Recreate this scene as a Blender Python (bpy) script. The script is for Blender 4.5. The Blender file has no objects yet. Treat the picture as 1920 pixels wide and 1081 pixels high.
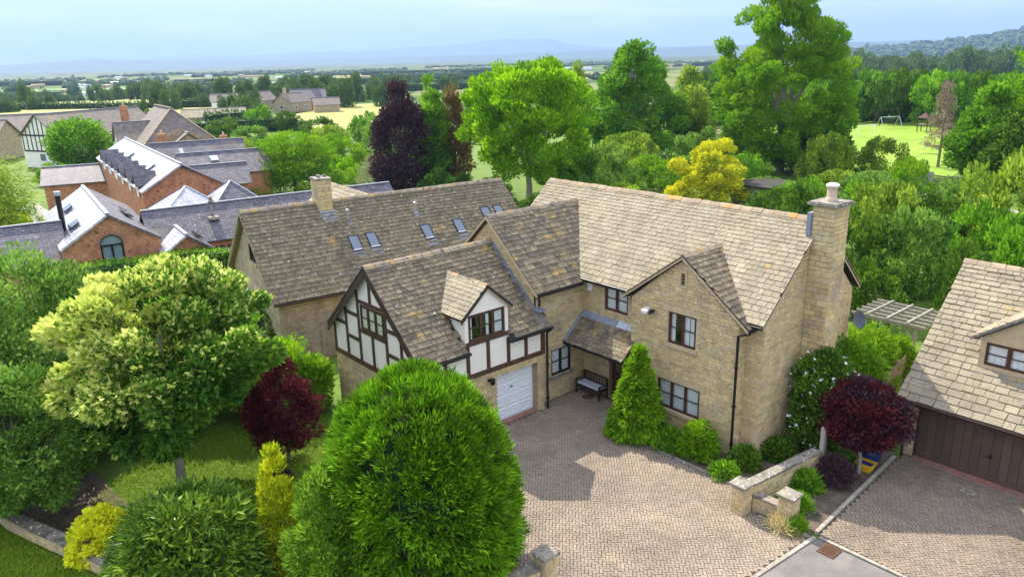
import bpy, math, random
import numpy as np
from mathutils import Vector, Matrix
rnd = random.Random(7)
nr = np.random.default_rng(7)
SC = bpy.context.scene
COL = SC.collection

# ---------------------------------------------------------------- camera
F_PX, CAM_H = 1423.2, 14.2
PITCH, ROLL, YAW = math.radians(16.91), math.radians(-1.439), math.radians(49.79)
fh = np.array([math.cos(YAW), math.sin(YAW), 0.0]); r0 = np.array([math.sin(YAW), -math.cos(YAW), 0.0])
FW = fh*math.cos(PITCH) - np.array([0, 0, 1.0])*math.sin(PITCH); u0 = np.cross(r0, FW)
RT = math.cos(ROLL)*r0 + math.sin(ROLL)*u0; UP = -math.sin(ROLL)*r0 + math.cos(ROLL)*u0
cam = bpy.data.objects.new('camera', bpy.data.cameras.new('camera')); COL.objects.link(cam)
m = Matrix.Identity(4)
for i in range(3):
    m[i][0], m[i][1], m[i][2] = RT[i], UP[i], -FW[i]
m[2][3] = CAM_H
cam.matrix_world = m
cam.data.sensor_width = 36; cam.data.lens = F_PX/1920*36; cam.data.clip_start = 0.5; cam.data.clip_end = 60000
SC.camera = cam
def terrain(d):
    t = np.clip((np.asarray(d, float)-270)/1100, 0, 1); return -34*t*t*(3-2*t)
CAMP = np.array([0, 0, CAM_H])
def project(P):
    q = np.asarray(P, float) - CAMP; z = q@FW
    return np.stack([960 + F_PX*(q@RT)/z, 540.5 - F_PX*(q@UP)/z, z], -1)

# ---------------------------------------------------------------- sun, sky, exposure
SUN = np.array([0.12, 1.0, 1.02]); SUN /= np.linalg.norm(SUN)
EL = math.asin(SUN[2]); AZ = math.atan2(SUN[0], SUN[1])
sl = bpy.data.lights.new('sun', 'SUN'); sl.energy = 2.0; sl.angle = math.radians(0.6); sl.color = (1.0, 0.90, 0.76)
so = bpy.data.objects.new('sun', sl); COL.objects.link(so)
so.rotation_euler = Vector(-SUN).to_track_quat('-Z', 'Y').to_euler()
W = bpy.data.worlds.new('World'); SC.world = W; W.use_nodes = True
nt = W.node_tree; nt.nodes.clear()
def N(t, k, **kw):
    n = t.nodes.new(k)
    for a, b in kw.items(): setattr(n, a, b)
    return n
sky = N(nt, 'ShaderNodeTexSky', sky_type='NISHITA'); sky.sun_disc = False
sky.sun_elevation = EL; sky.sun_rotation = AZ; sky.altitude = 50; sky.air_density = 1.0; sky.dust_density = .3; sky.ozone_density = 3
bg = N(nt, 'ShaderNodeBackground'); bg.inputs[1].default_value = 0.12
tc = N(nt, 'ShaderNodeTexCoord'); mp = N(nt, 'ShaderNodeMapping'); mp.inputs['Scale'].default_value = (1.3, 1.3, 11)
nz = N(nt, 'ShaderNodeTexNoise'); nz.inputs['Scale'].default_value = 2.2; nz.inputs['Detail'].default_value = 7; nz.inputs['Roughness'].default_value = .62
rp = N(nt, 'ShaderNodeValToRGB'); rp.color_ramp.elements[0].position = .46; rp.color_ramp.elements[1].position = .72
rp.color_ramp.elements[1].color = (.6, .6, .6, 1)
szz = N(nt, 'ShaderNodeSeparateXYZ'); vr = N(nt, 'ShaderNodeValToRGB'); vr.color_ramp.elements[0].position = .0; vr.color_ramp.elements[0].color = (.26, .35, .50, 1); vr.color_ramp.elements[1].position = .4; vr.color_ramp.elements[1].color = (.64, .69, .84, 1)
vm = N(nt, 'ShaderNodeMixRGB', blend_type='MULTIPLY'); vm.inputs[0].default_value = 1; vm.inputs[2].default_value = (4.5, 4.5, 4.5, 1)
veil = N(nt, 'ShaderNodeMixRGB'); veil.inputs[0].default_value = .97; veil.inputs[2].default_value = (3.9, 4.6, 5.3, 1)   # pale sky veil; its unseen upper part kept brighter as added fill
mx = N(nt, 'ShaderNodeMixRGB'); mx.inputs[2].default_value = (2.9, 2.95, 3.0, 1)
out = N(nt, 'ShaderNodeOutputWorld'); L = nt.links.new
L(tc.outputs['Generated'], mp.inputs[0]); L(mp.outputs[0], nz.inputs['Vector']); L(nz.outputs['Fac'], rp.inputs[0])
L(rp.outputs[0], mx.inputs[0]); L(tc.outputs['Generated'], szz.inputs[0]); L(szz.outputs[2], vr.inputs[0]); L(vr.outputs[0], vm.inputs[1]); L(vm.outputs[0], veil.inputs[2]); L(sky.outputs[0], veil.inputs[1]); L(veil.outputs[0], mx.inputs[1]); L(mx.outputs[0], bg.inputs[0]); L(bg.outputs[0], out.inputs[0])
SC.view_settings.view_transform = 'Standard'; SC.view_settings.look = 'None'
SC.view_settings.exposure = 2.15; SC.view_settings.gamma = 1; SC.view_settings.use_curve_mapping = False
SC.render.engine = 'CYCLES'

# ---------------------------------------------------------------- materials
def hexl(c): return (c[0], c[1], c[2], 1)
def mat(name, stops, rough=.85, nscale=0, namt=.35, bump=0, bscale=40, bdist=.01, spec=.3, trans=0, spots=None, metal=0, wave=None, stain=None):
    """stops: list of colours walked by a per-piece tint plus object random; noise darkens or lightens it"""
    M = bpy.data.materials.new(name); M.use_nodes = True; t = M.node_tree; t.nodes.clear(); L = t.links.new
    o = N(t, 'ShaderNodeOutputMaterial'); p = N(t, 'ShaderNodeBsdfPrincipled')
    p.inputs['Roughness'].default_value = rough; p.inputs['Specular IOR Level'].default_value = spec; p.inputs['Metallic'].default_value = metal
    at = N(t, 'ShaderNodeAttribute', attribute_name='tint'); oi = N(t, 'ShaderNodeObjectInfo')
    a1 = N(t, 'ShaderNodeMath', operation='ADD'); fr = N(t, 'ShaderNodeMath', operation='FRACT')
    L(at.outputs['Fac'], a1.inputs[0])
    if trans: a1.inputs[1].default_value = 0
    else: L(oi.outputs['Random'], a1.inputs[1])
    L(a1.outputs[0], fr.inputs[0])
    cr = N(t, 'ShaderNodeValToRGB'); e = cr.color_ramp.elements
    if len(stops) == 1: stops = [stops[0]]*2
    while len(e) < len(stops): e.new(.5)
    for i, c in enumerate(stops):
        e[i].position = i/max(1, len(stops)-1); e[i].color = hexl(c)
    L(fr.outputs[0], cr.inputs[0]); c = cr.outputs[0]
    g = N(t, 'ShaderNodeNewGeometry')
    if nscale:
        n1 = N(t, 'ShaderNodeTexNoise'); n1.inputs['Scale'].default_value = nscale; n1.inputs['Detail'].default_value = 6; n1.inputs['Roughness'].default_value = .65
        L(g.outputs['Position'], n1.inputs['Vector'])
        mr = N(t, 'ShaderNodeMapRange'); mr.inputs[1].default_value = .3; mr.inputs[2].default_value = .7
        mr.inputs[3].default_value = 1-namt; mr.inputs[4].default_value = 1+namt; L(n1.outputs['Fac'], mr.inputs[0])
        mm = N(t, 'ShaderNodeMixRGB', blend_type='MULTIPLY'); mm.inputs[0].default_value = 1
        cb = N(t, 'ShaderNodeCombineColor')
        for k in range(3): L(mr.outputs[0], cb.inputs[k])
        L(c, mm.inputs[1]); L(cb.outputs[0], mm.inputs[2]); c = mm.outputs[0]
    for sp in (spots or []):   # (colour, scale, lo, hi)
        n2 = N(t, 'ShaderNodeTexNoise'); n2.inputs['Scale'].default_value = sp[1]; n2.inputs['Detail'].default_value = 3
        L(g.outputs['Position'], n2.inputs['Vector'])
        r2 = N(t, 'ShaderNodeValToRGB'); r2.color_ramp.elements[0].position = sp[2]; r2.color_ramp.elements[1].position = sp[3]
        L(n2.outputs['Fac'], r2.inputs[0]); m2 = N(t, 'ShaderNodeMixRGB'); m2.inputs[2].default_value = hexl(sp[0])
        L(r2.outputs[0], m2.inputs[0]); L(c, m2.inputs[1]); c = m2.outputs[0]
    L(c, p.inputs['Base Color'])
    if bump:
        n3 = N(t, 'ShaderNodeTexNoise'); n3.inputs['Scale'].default_value = bscale; n3.inputs['Detail'].default_value = 5
        L(g.outputs['Position'], n3.inputs['Vector'])
        b = N(t, 'ShaderNodeBump'); b.inputs['Strength'].default_value = bump; b.inputs['Distance'].default_value = bdist
        L(n3.outputs['Fac'], b.inputs['Height']); L(b.outputs[0], p.inputs['Normal'])
    if trans:
        tr = N(t, 'ShaderNodeBsdfTranslucent'); L(c, tr.inputs[0]); ms = N(t, 'ShaderNodeMixShader'); ms.inputs[0].default_value = trans
        L(p.outputs[0], ms.inputs[1]); L(tr.outputs[0], ms.inputs[2]); L(ms.outputs[0], o.inputs[0])
    else: L(p.outputs[0], o.inputs[0])
    return M
def brickmat(name, c1, c2, mortar, w, h, rough=.9, msize=.012, bump=.5, axes='xz', spots=None, offset=.5, spec=.3):
    M = bpy.data.materials.new(name); M.use_nodes = True; t = M.node_tree; t.nodes.clear(); L = t.links.new
    o = N(t, 'ShaderNodeOutputMaterial'); p = N(t, 'ShaderNodeBsdfPrincipled'); p.inputs['Roughness'].default_value = rough; p.inputs['Specular IOR Level'].default_value = spec
    uv = N(t, 'ShaderNodeUVMap', uv_map='UVMap')
    b = N(t, 'ShaderNodeTexBrick'); b.offset = offset; b.inputs['Scale'].default_value = 1; b.inputs['Mortar Size'].default_value = msize
    b.inputs['Brick Width'].default_value = w; b.inputs['Row Height'].default_value = h; b.inputs['Bias'].default_value = 0
    b.inputs['Color1'].default_value = hexl(c1); b.inputs['Color2'].default_value = hexl(c2); b.inputs['Mortar'].default_value = hexl(mortar)
    L(uv.outputs[0], b.inputs['Vector']); c = b.outputs['Color']
    g = N(t, 'ShaderNodeNewGeometry'); n1 = N(t, 'ShaderNodeTexNoise'); n1.inputs['Scale'].default_value = 1.7; n1.inputs['Detail'].default_value = 7; n1.inputs['Roughness'].default_value = .7
    L(g.outputs['Position'], n1.inputs['Vector']); mr = N(t, 'ShaderNodeMapRange'); mr.inputs[1].default_value = .3; mr.inputs[2].default_value = .7; mr.inputs[3].default_value = .6; mr.inputs[4].default_value = 1.35
    L(n1.outputs['Fac'], mr.inputs[0]); cb = N(t, 'ShaderNodeCombineColor')
    for k in range(3): L(mr.outputs[0], cb.inputs[k])
    mm = N(t, 'ShaderNodeMixRGB', blend_type='MULTIPLY'); mm.inputs[0].default_value = 1; L(c, mm.inputs[1]); L(cb.outputs[0], mm.inputs[2]); c = mm.outputs[0]
    for sp in (spots or []):
        n2 = N(t, 'ShaderNodeTexNoise'); n2.inputs['Scale'].default_value = sp[1]; n2.inputs['Detail'].default_value = 3
        L(g.outputs['Position'], n2.inputs['Vector'])
        r2 = N(t, 'ShaderNodeValToRGB'); r2.color_ramp.elements[0].position = sp[2]; r2.color_ramp.elements[1].position = sp[3]
        L(n2.outputs['Fac'], r2.inputs[0]); m2 = N(t, 'ShaderNodeMixRGB'); m2.inputs[2].default_value = hexl(sp[0])
        L(r2.outputs[0], m2.inputs[0]); L(c, m2.inputs[1]); c = m2.outputs[0]
    L(c, p.inputs['Base Color'])
    bu = N(t, 'ShaderNodeBump'); bu.inputs['Strength'].default_value = bump; bu.inputs['Distance'].default_value = .02; bu.invert = True
    L(b.outputs['Fac'], bu.inputs['Height']); L(bu.outputs[0], p.inputs['Normal']); L(p.outputs[0], o.inputs[0])
    return M
def glassmat(name, tintc, refl=.5):
    M = bpy.data.materials.new(name); M.use_nodes = True; t = M.node_tree; t.nodes.clear(); L = t.links.new
    o = N(t, 'ShaderNodeOutputMaterial'); tr = N(t, 'ShaderNodeBsdfTransparent'); tr.inputs[0].default_value = hexl(tintc)
    gl = N(t, 'ShaderNodeBsdfGlossy'); gl.inputs['Roughness'].default_value = .02; lw = N(t, 'ShaderNodeLayerWeight'); pwn = N(t, 'ShaderNodeMath', operation='POWER'); pwn.inputs[1].default_value = 4
    ml = N(t, 'ShaderNodeMath', operation='MULTIPLY_ADD'); ml.inputs[1].default_value = .75; ml.inputs[2].default_value = refl*.16
    ml.use_clamp = True
    ms = N(t, 'ShaderNodeMixShader'); L(lw.outputs['Facing'], pwn.inputs[0]); L(pwn.outputs[0], ml.inputs[0]); L(ml.outputs[0], ms.inputs[0]); L(tr.outputs[0], ms.inputs[1]); L(gl.outputs[0], ms.inputs[2]); L(ms.outputs[0], o.inputs[0])
    return M
WHITE_SP = ((.55, .53, .48), 9.0, .72, .75)
M = {}
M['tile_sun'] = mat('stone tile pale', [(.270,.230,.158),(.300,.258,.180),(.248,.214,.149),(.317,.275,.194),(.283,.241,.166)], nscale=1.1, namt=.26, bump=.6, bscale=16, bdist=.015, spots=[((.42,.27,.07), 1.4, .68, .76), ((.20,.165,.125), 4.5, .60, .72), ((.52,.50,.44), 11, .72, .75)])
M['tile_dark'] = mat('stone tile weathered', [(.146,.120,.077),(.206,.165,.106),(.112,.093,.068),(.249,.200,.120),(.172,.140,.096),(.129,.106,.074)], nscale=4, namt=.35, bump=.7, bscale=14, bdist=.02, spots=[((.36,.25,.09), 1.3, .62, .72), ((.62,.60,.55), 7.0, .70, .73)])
M['tile_nb'] = mat('stone tile brown grey', [(.141,.118,.074),(.172,.144,.094),(.122,.103,.067),(.200,.163,.101)], nscale=3, namt=.3, bump=.6, bscale=14, bdist=.02, spots=[((.33,.22,.07), .9, .66, .74), ((.55,.53,.48), 6.0, .69, .72)])
M['ridge'] = mat('stone ridge tile', [(.30,.24,.17),(.24,.20,.15),(.36,.28,.18)], nscale=3, namt=.3, bump=.6, bscale=12, spots=[((.42,.27,.09), 2.2, .54, .64), ((.10,.09,.08), 4.0, .60, .68)])
M['ridge_sun'] = mat('pale ridge tile', [(.347,.272,.185),(.286,.228,.158),(.388,.310,.211)], nscale=3, namt=.25, bump=.6, bscale=12, spots=[((.45,.28,.09), 1.3, .60, .68)])
M['roofbase'] = mat('roof underlay', [(.05,.045,.04)], rough=1)
M['stone'] = mat('buff stone', [(.512,.391,.205),(.599,.475,.260),(.422,.336,.188),(.639,.506,.276),(.551,.404,.178),(.473,.404,.267),(.587,.456,.221)], nscale=3.2, namt=.22, bump=.5, bscale=18, bdist=.02, spots=[((.30,.25,.18), .7, .58, .80), ((.24,.21,.165), 3.0, .68, .78)])
M['mortar'] = mat('sand mortar', [(.393,.293,.178)], nscale=5, namt=.2, bump=.5, bscale=40)
M['ashlar'] = mat('dressed stone', [(.511,.396,.239),(.464,.360,.223)], nscale=4, namt=.15, bump=.25, bscale=30)
M['nbwall'] = brickmat('neighbour stone wall', (.46,.37,.235), (.38,.30,.19), (.32,.26,.17), .42, .17, msize=.012, bump=.6)
M['coping'] = mat('weathered coping', [(.20,.18,.15),(.27,.24,.19)], nscale=5, namt=.3, bump=.6, bscale=20, spots=[((.62,.60,.56), 9.0, .63, .66), ((.10,.10,.08), 3.0, .55, .68)])
M['render'] = mat('cream render', [(.845,.801,.699)], rough=.9, nscale=1.4, namt=.05, bump=.15, bscale=60)
M['timber'] = mat('dark stained timber', [(.093,.048,.029),(.076,.041,.025)], rough=.55, nscale=6, namt=.3, bump=.3, bscale=30)
M['frame'] = mat('brown window frame', [(.075,.032,.020)], rough=.4, nscale=6, namt=.2)
M['black'] = mat('black plastic', [(.012,.012,.013)], rough=.35)
M['brownpl'] = mat('brown plastic', [(.055,.03,.022)], rough=.4)
M['lead'] = mat('lead flashing', [(.17,.20,.25),(.22,.25,.30)], rough=.5, nscale=3, namt=.25, spec=.5)
M['leadl'] = mat('light grey flashing', [(.45,.50,.54)], rough=.5, nscale=5, namt=.3)
M['glass'] = glassmat('window glass', (.96,.98,.98))
M['curtain'] = mat('net curtain', [(.80,.82,.82)], rough=.9, nscale=2, namt=.1)
M['green_curtain'] = mat('teal curtain', [(.32,.46,.42)], rough=.9)
M['room'] = mat('dark room', [(.035,.03,.027)], rough=1)
M['whitedoor'] = mat('white painted steel', [(.80,.83,.86)], rough=.4, nscale=1, namt=.03)
M['browndoor'] = mat('brown boarded door', [(.105,.068,.048),(.12,.078,.055),(.092,.06,.043)], rough=.5, nscale=2.0, namt=.22, bump=.25, bscale=12)
M['paver'] = mat('block paving', [(.246,.199,.147),(.286,.228,.170),(.217,.179,.137),(.268,.209,.156),(.233,.194,.147)], nscale=.55, namt=.26, bump=.3, bscale=50, spots=[((.34,.28,.17), .8, .66, .78), ((.15,.125,.10), .42, .56, .80), ((.11,.12,.06), 2.6, .70, .78)])
M['paverd'] = mat('block paving brown', [(.217,.175,.128),(.253,.199,.147),(.189,.155,.118),(.279,.218,.161)], nscale=.5, namt=.28, bump=.3, bscale=50, spots=[((.13,.11,.085), .5, .52, .78), ((.10,.11,.06), 2.6, .70, .78)])
M['joint'] = mat('sandy joint', [(.085,.07,.052)], nscale=.9, namt=.4)
M['redbrick'] = mat('red brick course', [(.34,.16,.115),(.28,.15,.12),(.38,.20,.15)], nscale=5, namt=.25, bump=.3)
M['kerb'] = mat('concrete kerb', [(.30,.27,.22),(.36,.32,.26)], nscale=4, namt=.35, bump=.3)
M['asphalt'] = mat('grey asphalt', [(.165,.152,.142)], nscale=1.3, namt=.22, bump=.6, bscale=90, bdist=.006, spots=[((.24,.22,.19), .7, .55, .75)])
M['soil'] = mat('dark soil', [(.12,.095,.07)], nscale=3, namt=.5, bump=1, bscale=15, bdist=.05)
M['lawn'] = mat('lawn turf', [(.10,.18,.015)], nscale=.8, namt=.4, bump=.8, bscale=40, bdist=.04, spots=[((.12,.17,.02), 1.1, .52, .72), ((.04,.07,.012), 2.3, .60, .75)])
M['rust'] = mat('rusty iron', [(.13,.065,.035)], rough=.8, nscale=10, namt=.3)
M['void'] = mat('drain void', [(.01,.01,.01)], rough=1)
M['blue'] = mat('blue glazed pot', [(.012,.03,.11)], rough=.2, spec=.6)
M['yellow'] = mat('yellow plastic', [(.75,.45,.02)], rough=.4)
M['toyblue'] = mat('blue plastic', [(.02,.04,.22)], rough=.4)
M['greywood'] = mat('weathered fence wood', [(.23,.20,.16),(.28,.24,.19),(.19,.165,.135)], nscale=4, namt=.3, bump=.4)
M['palewood'] = mat('silvery pergola wood', [(.38,.35,.29),(.33,.30,.25)], nscale=5, namt=.25, bump=.3)
M['bench'] = mat('dark bench wood', [(.05,.033,.026)], rough=.55)
M['cushion'] = mat('pale grey cushion', [(.50,.53,.60)], rough=.9)
M['dish'] = mat('grey dish', [(.09,.11,.15)], rough=.5)
M['pot'] = mat('clay chimney pot', [(.55,.42,.32)], nscale=4, namt=.2)
M['white'] = mat('white paint', [(.8,.8,.8)], rough=.5)
M['metal'] = mat('galvanised metal', [(.45,.48,.52)], rough=.35, metal=.6)
M['bark'] = mat('grey bark', [(.16,.135,.11),(.20,.17,.14)], nscale=6, namt=.4, bump=1, bscale=14, bdist=.04)
M['barkp'] = mat('pale bark', [(.27,.24,.19)], nscale=3, namt=.35, bump=1, bscale=10, bdist=.04)
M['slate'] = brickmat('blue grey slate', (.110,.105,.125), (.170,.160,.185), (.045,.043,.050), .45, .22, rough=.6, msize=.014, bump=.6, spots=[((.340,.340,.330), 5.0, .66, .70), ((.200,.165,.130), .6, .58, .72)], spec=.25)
M['slate_glare'] = brickmat('slate with painted glare', (.42,.43,.47), (.52,.52,.56), (.16,.16,.18), .6, .30, rough=.27, msize=.012, bump=.35, spec=.9)  # sun glare on the left-facing slopes put into a paler slate colour
M['slate2'] = brickmat('brown grey tile', (.17,.145,.125), (.22,.185,.155), (.09,.08,.07), .4, .25, rough=.7, msize=.014, bump=.5, spots=[((.30,.19,.07), .5, .62, .74)])
M['brick'] = brickmat('orange red brick', (.55,.225,.09), (.40,.15,.065), (.42,.31,.21), .225, .075, msize=.009, bump=.4, spots=[((.17,.08,.05), 4.0, .60, .68), ((.48,.33,.20), 3.0, .66, .72)])
M['hay'] = mat('pale dry meadow', [(.27,.27,.07)], nscale=.03, namt=.18, spots=[((.24,.27,.06), .05, .5, .75)])
M['greenfield'] = mat('bright green field', [(.09,.19,.025)], nscale=.01, namt=.15)
M['tan'] = mat('tan stubble field', [(.30,.26,.12)], nscale=.02, namt=.15)
M['pitch'] = mat('mown playing field', [(.19,.31,.02)], nscale=.12, namt=.22, spots=[((.24,.33,.03), .25, .5, .7)])
M['conc'] = mat('light path', [(.30,.29,.28)], nscale=1, namt=.15)
M['car_w'] = mat('white car paint', [(.75,.75,.75)], rough=.25)
M['car_g'] = mat('silver car paint', [(.45,.46,.48)], rough=.25)

# ---------------------------------------------------------------- things and meshes
TH = math.radians(-6.78)
def rotz(p, a):
    p = np.asarray(p, float); c, s = math.cos(a), math.sin(a)
    return np.stack([c*p[..., 0]-s*p[..., 1], s*p[..., 0]+c*p[..., 1], p[..., 2]], -1)
BASE = {}
class T:
    """a top-level thing: coordinates of its parts are given in its frame (world axes turned by rot)"""
    def __init__(s, name, label, cat, base=(0, 0, 0), rot=0, group=None):
        s.o = bpy.data.objects.new(name, None); COL.objects.link(s.o); s.o.empty_display_size = .3
        s.base = np.array(base, float); s.rot = rot
        s.o.location = Vector(rotz(s.base, rot)); s.o.rotation_euler = (0, 0, rot)
        s.o['label'] = label; s.o['category'] = cat
        if group: s.o['group'] = group
        s.pieces = {}
def tag(o, label, cat, group=None):
    o['label'] = label; o['category'] = cat
    if group: o['group'] = group
    return o
class MB:
    def __init__(s): s.v = []; s.f = []; s.t = []; s.mi = []; s.n = 0; s.cm = 0; s.ct = None
    def add(s, V, Fc, tint=None):
        s.v.extend([tuple(map(float, p)) for p in V])
        tt = (rnd.random() if s.ct is None else s.ct) if tint is None else tint
        for f in Fc:
            s.f.append([i+s.n for i in f]); s.t.append(tt); s.mi.append(s.cm)
        s.n += len(V)
    def box(s, a, b, tint=None):
        x0, y0, z0 = a; x1, y1, z1 = b
        s.add([(x0,y0,z0),(x1,y0,z0),(x1,y1,z0),(x0,y1,z0),(x0,y0,z1),(x1,y0,z1),(x1,y1,z1),(x0,y1,z1)],
              [(0,3,2,1),(4,5,6,7),(0,1,5,4),(1,2,6,5),(2,3,7,6),(3,0,4,7)], tint)
    def obox(s, O, ax, ay, az, tint=None):
        O, ax, ay, az = [np.array(q, float) for q in (O, ax, ay, az)]
        V = [O, O+ax, O+ax+ay, O+ay, O+az, O+ax+az, O+ax+ay+az, O+ay+az]
        Fc = [(0,3,2,1),(4,5,6,7),(0,1,5,4),(1,2,6,5),(2,3,7,6),(3,0,4,7)]
        if np.dot(np.cross(ax, ay), az) < 0: Fc = [tuple(reversed(f)) for f in Fc]
        s.add(V, Fc, tint)
    def bar(s, p, q, w, h=None, up=(0, 0, 1), tint=None):
        p = np.array(p, float); q = np.array(q, float); d = q-p; u = np.array(up, float)
        a = np.cross(d, u)
        if np.linalg.norm(a) < 1e-6: a = np.cross(d, (1, 0, 0))
        a /= np.linalg.norm(a); b = np.cross(a, d); b /= np.linalg.norm(b); h = h or w
        s.obox(p-a*w/2-b*h/2, d, a*w, b*h, tint)
    def poly(s, P, tint=None): s.add(P, [tuple(range(len(P)))], tint)
    def tube(s, pts, rad, n=8, tint=None, cap=True):
        pts = [np.array(p, float) for p in pts]; V = []; Fc = []
        rad = rad if hasattr(rad, '__len__') else [rad]*len(pts); pu = None
        for i, p in enumerate(pts):
            d = pts[min(i+1, len(pts)-1)]-pts[max(i-1, 0)]; d /= np.linalg.norm(d)+1e-9
            a = np.cross(d, (0, 0, 1)) if pu is None else pu-d*np.dot(pu, d)
            if np.linalg.norm(a) < 1e-3: a = np.cross(d, (0, 1, 0))
            a /= np.linalg.norm(a); pu = a; b = np.cross(d, a)
            for k in range(n):
                t = 2*math.pi*k/n; V.append(p+rad[i]*(a*math.cos(t)+b*math.sin(t)))
        for i in range(len(pts)-1):
            for k in range(n):
                Fc.append((i*n+k, i*n+(k+1) % n, (i+1)*n+(k+1) % n, (i+1)*n+k))
        if cap: Fc.append(tuple(range(n-1, -1, -1))); Fc.append(tuple(range((len(pts)-1)*n, len(pts)*n)))
        s.add(V, Fc, tint)
    def lathe(s, c, prof, n=16, tint=None):
        V = []; Fc = []
        for (r, z) in prof:
            for k in range(n):
                t = 2*math.pi*k/n; V.append((c[0]+r*math.cos(t), c[1]+r*math.sin(t), c[2]+z))
        for i in range(len(prof)-1):
            for k in range(n): Fc.append((i*n+k, i*n+(k+1) % n, (i+1)*n+(k+1) % n, (i+1)*n+k))
        Fc.append(tuple(range(n-1, -1, -1))); Fc.append(tuple(range((len(prof)-1)*n, len(prof)*n)))
        s.add(V, Fc, tint)
def np_mesh(name, V, loops, sizes, tint=None, mi=None, mats=(), uv=None, smooth=False):
    me = bpy.data.meshes.new(name)
    V = np.asarray(V, np.float32); loops = np.asarray(loops, np.int32); sizes = np.asarray(sizes, np.int32)
    me.vertices.add(len(V)); me.vertices.foreach_set('co', V.ravel())
    me.loops.add(len(loops)); me.loops.foreach_set('vertex_index', loops)
    me.polygons.add(len(sizes)); st = np.zeros(len(sizes), np.int32); st[1:] = np.cumsum(sizes)[:-1]
    me.polygons.foreach_set('loop_start', st)
    if mi is not None: me.polygons.foreach_set('material_index', np.asarray(mi, np.int32))
    me.polygons.foreach_set('use_smooth', np.full(len(sizes), bool(smooth)))
    me.update(calc_edges=True)
    if tint is not None:
        a = me.attributes.new('tint', 'FLOAT', 'FACE'); a.data.foreach_set('value', np.asarray(tint, np.float32))
    if uv is not None:
        l = me.uv_layers.new(name='UVMap'); l.data.foreach_set('uv', np.asarray(uv, np.float32).ravel())
    for q in mats: me.materials.append(q)
    return me
def planar_uv(V, loops, sizes):
    """metres along each face: u level, v up the slope"""
    uv = np.zeros((len(loops), 2)); k = 0
    for s in sizes:
        P = V[loops[k:k+s]]; n = np.cross(P[1]-P[0], P[2]-P[0]); n /= np.linalg.norm(n)+1e-9
        a = np.cross((0, 0, 1), n)
        if np.linalg.norm(a) < 1e-3: a = np.array([1., 0, 0])
        a /= np.linalg.norm(a); b = np.cross(n, a)
        uv[k:k+s, 0] = P@a; uv[k:k+s, 1] = P@b; k += s
    return uv
def build(mb, name, mats, parent=None, th=None, label=None, kind=None, smooth=False, uv=False):
    if not isinstance(mats, (list, tuple)): mats = [mats]
    V = np.array(mb.v); 
    if th is not None: V = V-th.base
    loops = [i for f in mb.f for i in f]; sizes = [len(f) for f in mb.f]
    U = planar_uv(np.array(mb.v), np.array(loops), sizes) if uv else None
    me = np_mesh(name, V, loops, sizes, mb.t, mb.mi, mats, U, smooth)
    o = bpy.data.objects.new(name, me); COL.objects.link(o)
    if parent is not None: o.parent = parent
    elif th is not None: o.parent = th.o
    if label: o['label'] = label
    if kind: o['kind'] = kind
    return o

# ---- small pieces laid in number: roof tiles, stones, paving blocks
def jit(V, a):
    V = np.array(V, float); V[:, 0] += nr.uniform(-a, a, len(V)); V[:, 1] += nr.uniform(-a, a, len(V)); return V
BOXF = [(4,5,6,7),(0,1,5,4),(1,2,6,5),(2,3,7,6),(3,0,4,7)]
def var_tile():
    b = [(-.5,-.5,0),(.5,-.5,0),(.5,.5,0),(-.5,.5,0)]; t = [(-.49,-.485,1),(.49,-.485,1),(.5,.5,.8),(-.5,.5,.8)]
    V = np.array(b+t, float); j = nr.uniform(-.03, .03, 8); V[[0,4],1] += j[0]; V[[1,5],1] += j[1]; V[[0,4],0] += j[2]; V[[1,5],0] += j[3]; V[4:,2] += nr.uniform(-.15,.15,4)
    return V
def var_stone(b=.10):
    V = [(-.5,-.5,0),(.5,-.5,0),(.5,.5,0),(-.5,.5,0)] + [(-.5+b*.5,-.5+b,1),(.5-b*.5,-.5+b,1),(.5-b*.5,.5-b,1),(-.5+b*.5,.5-b,1)]
    V = np.array(V, float); V[4:] += nr.uniform(-.04, .04, (4, 3)); V[4:, 2] += nr.uniform(-.2, .2, 4); return V
VARS = {'tile': [var_tile() for _ in range(6)], 'stone': [var_stone() for _ in range(6)], 'block': [var_stone(.04) for _ in range(4)]}
_vm = {}
def var_mesh(kind, i, material):
    k = (kind, i, material.name)
    if k not in _vm:
        lp = [a for f in BOXF for a in f]; _vm[k] = np_mesh(kind, VARS[kind][i], lp, [4]*5, [0]*5, None, [material])
    return _vm[k]
class Pieces:
    def __init__(s): s.C = []; s.X = []; s.Y = []; s.Z = []; s.P = []
    def add(s, c, x, y, z, parent): s.C.append(c); s.X.append(x); s.Y.append(y); s.Z.append(z); s.P.append(parent)
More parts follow.
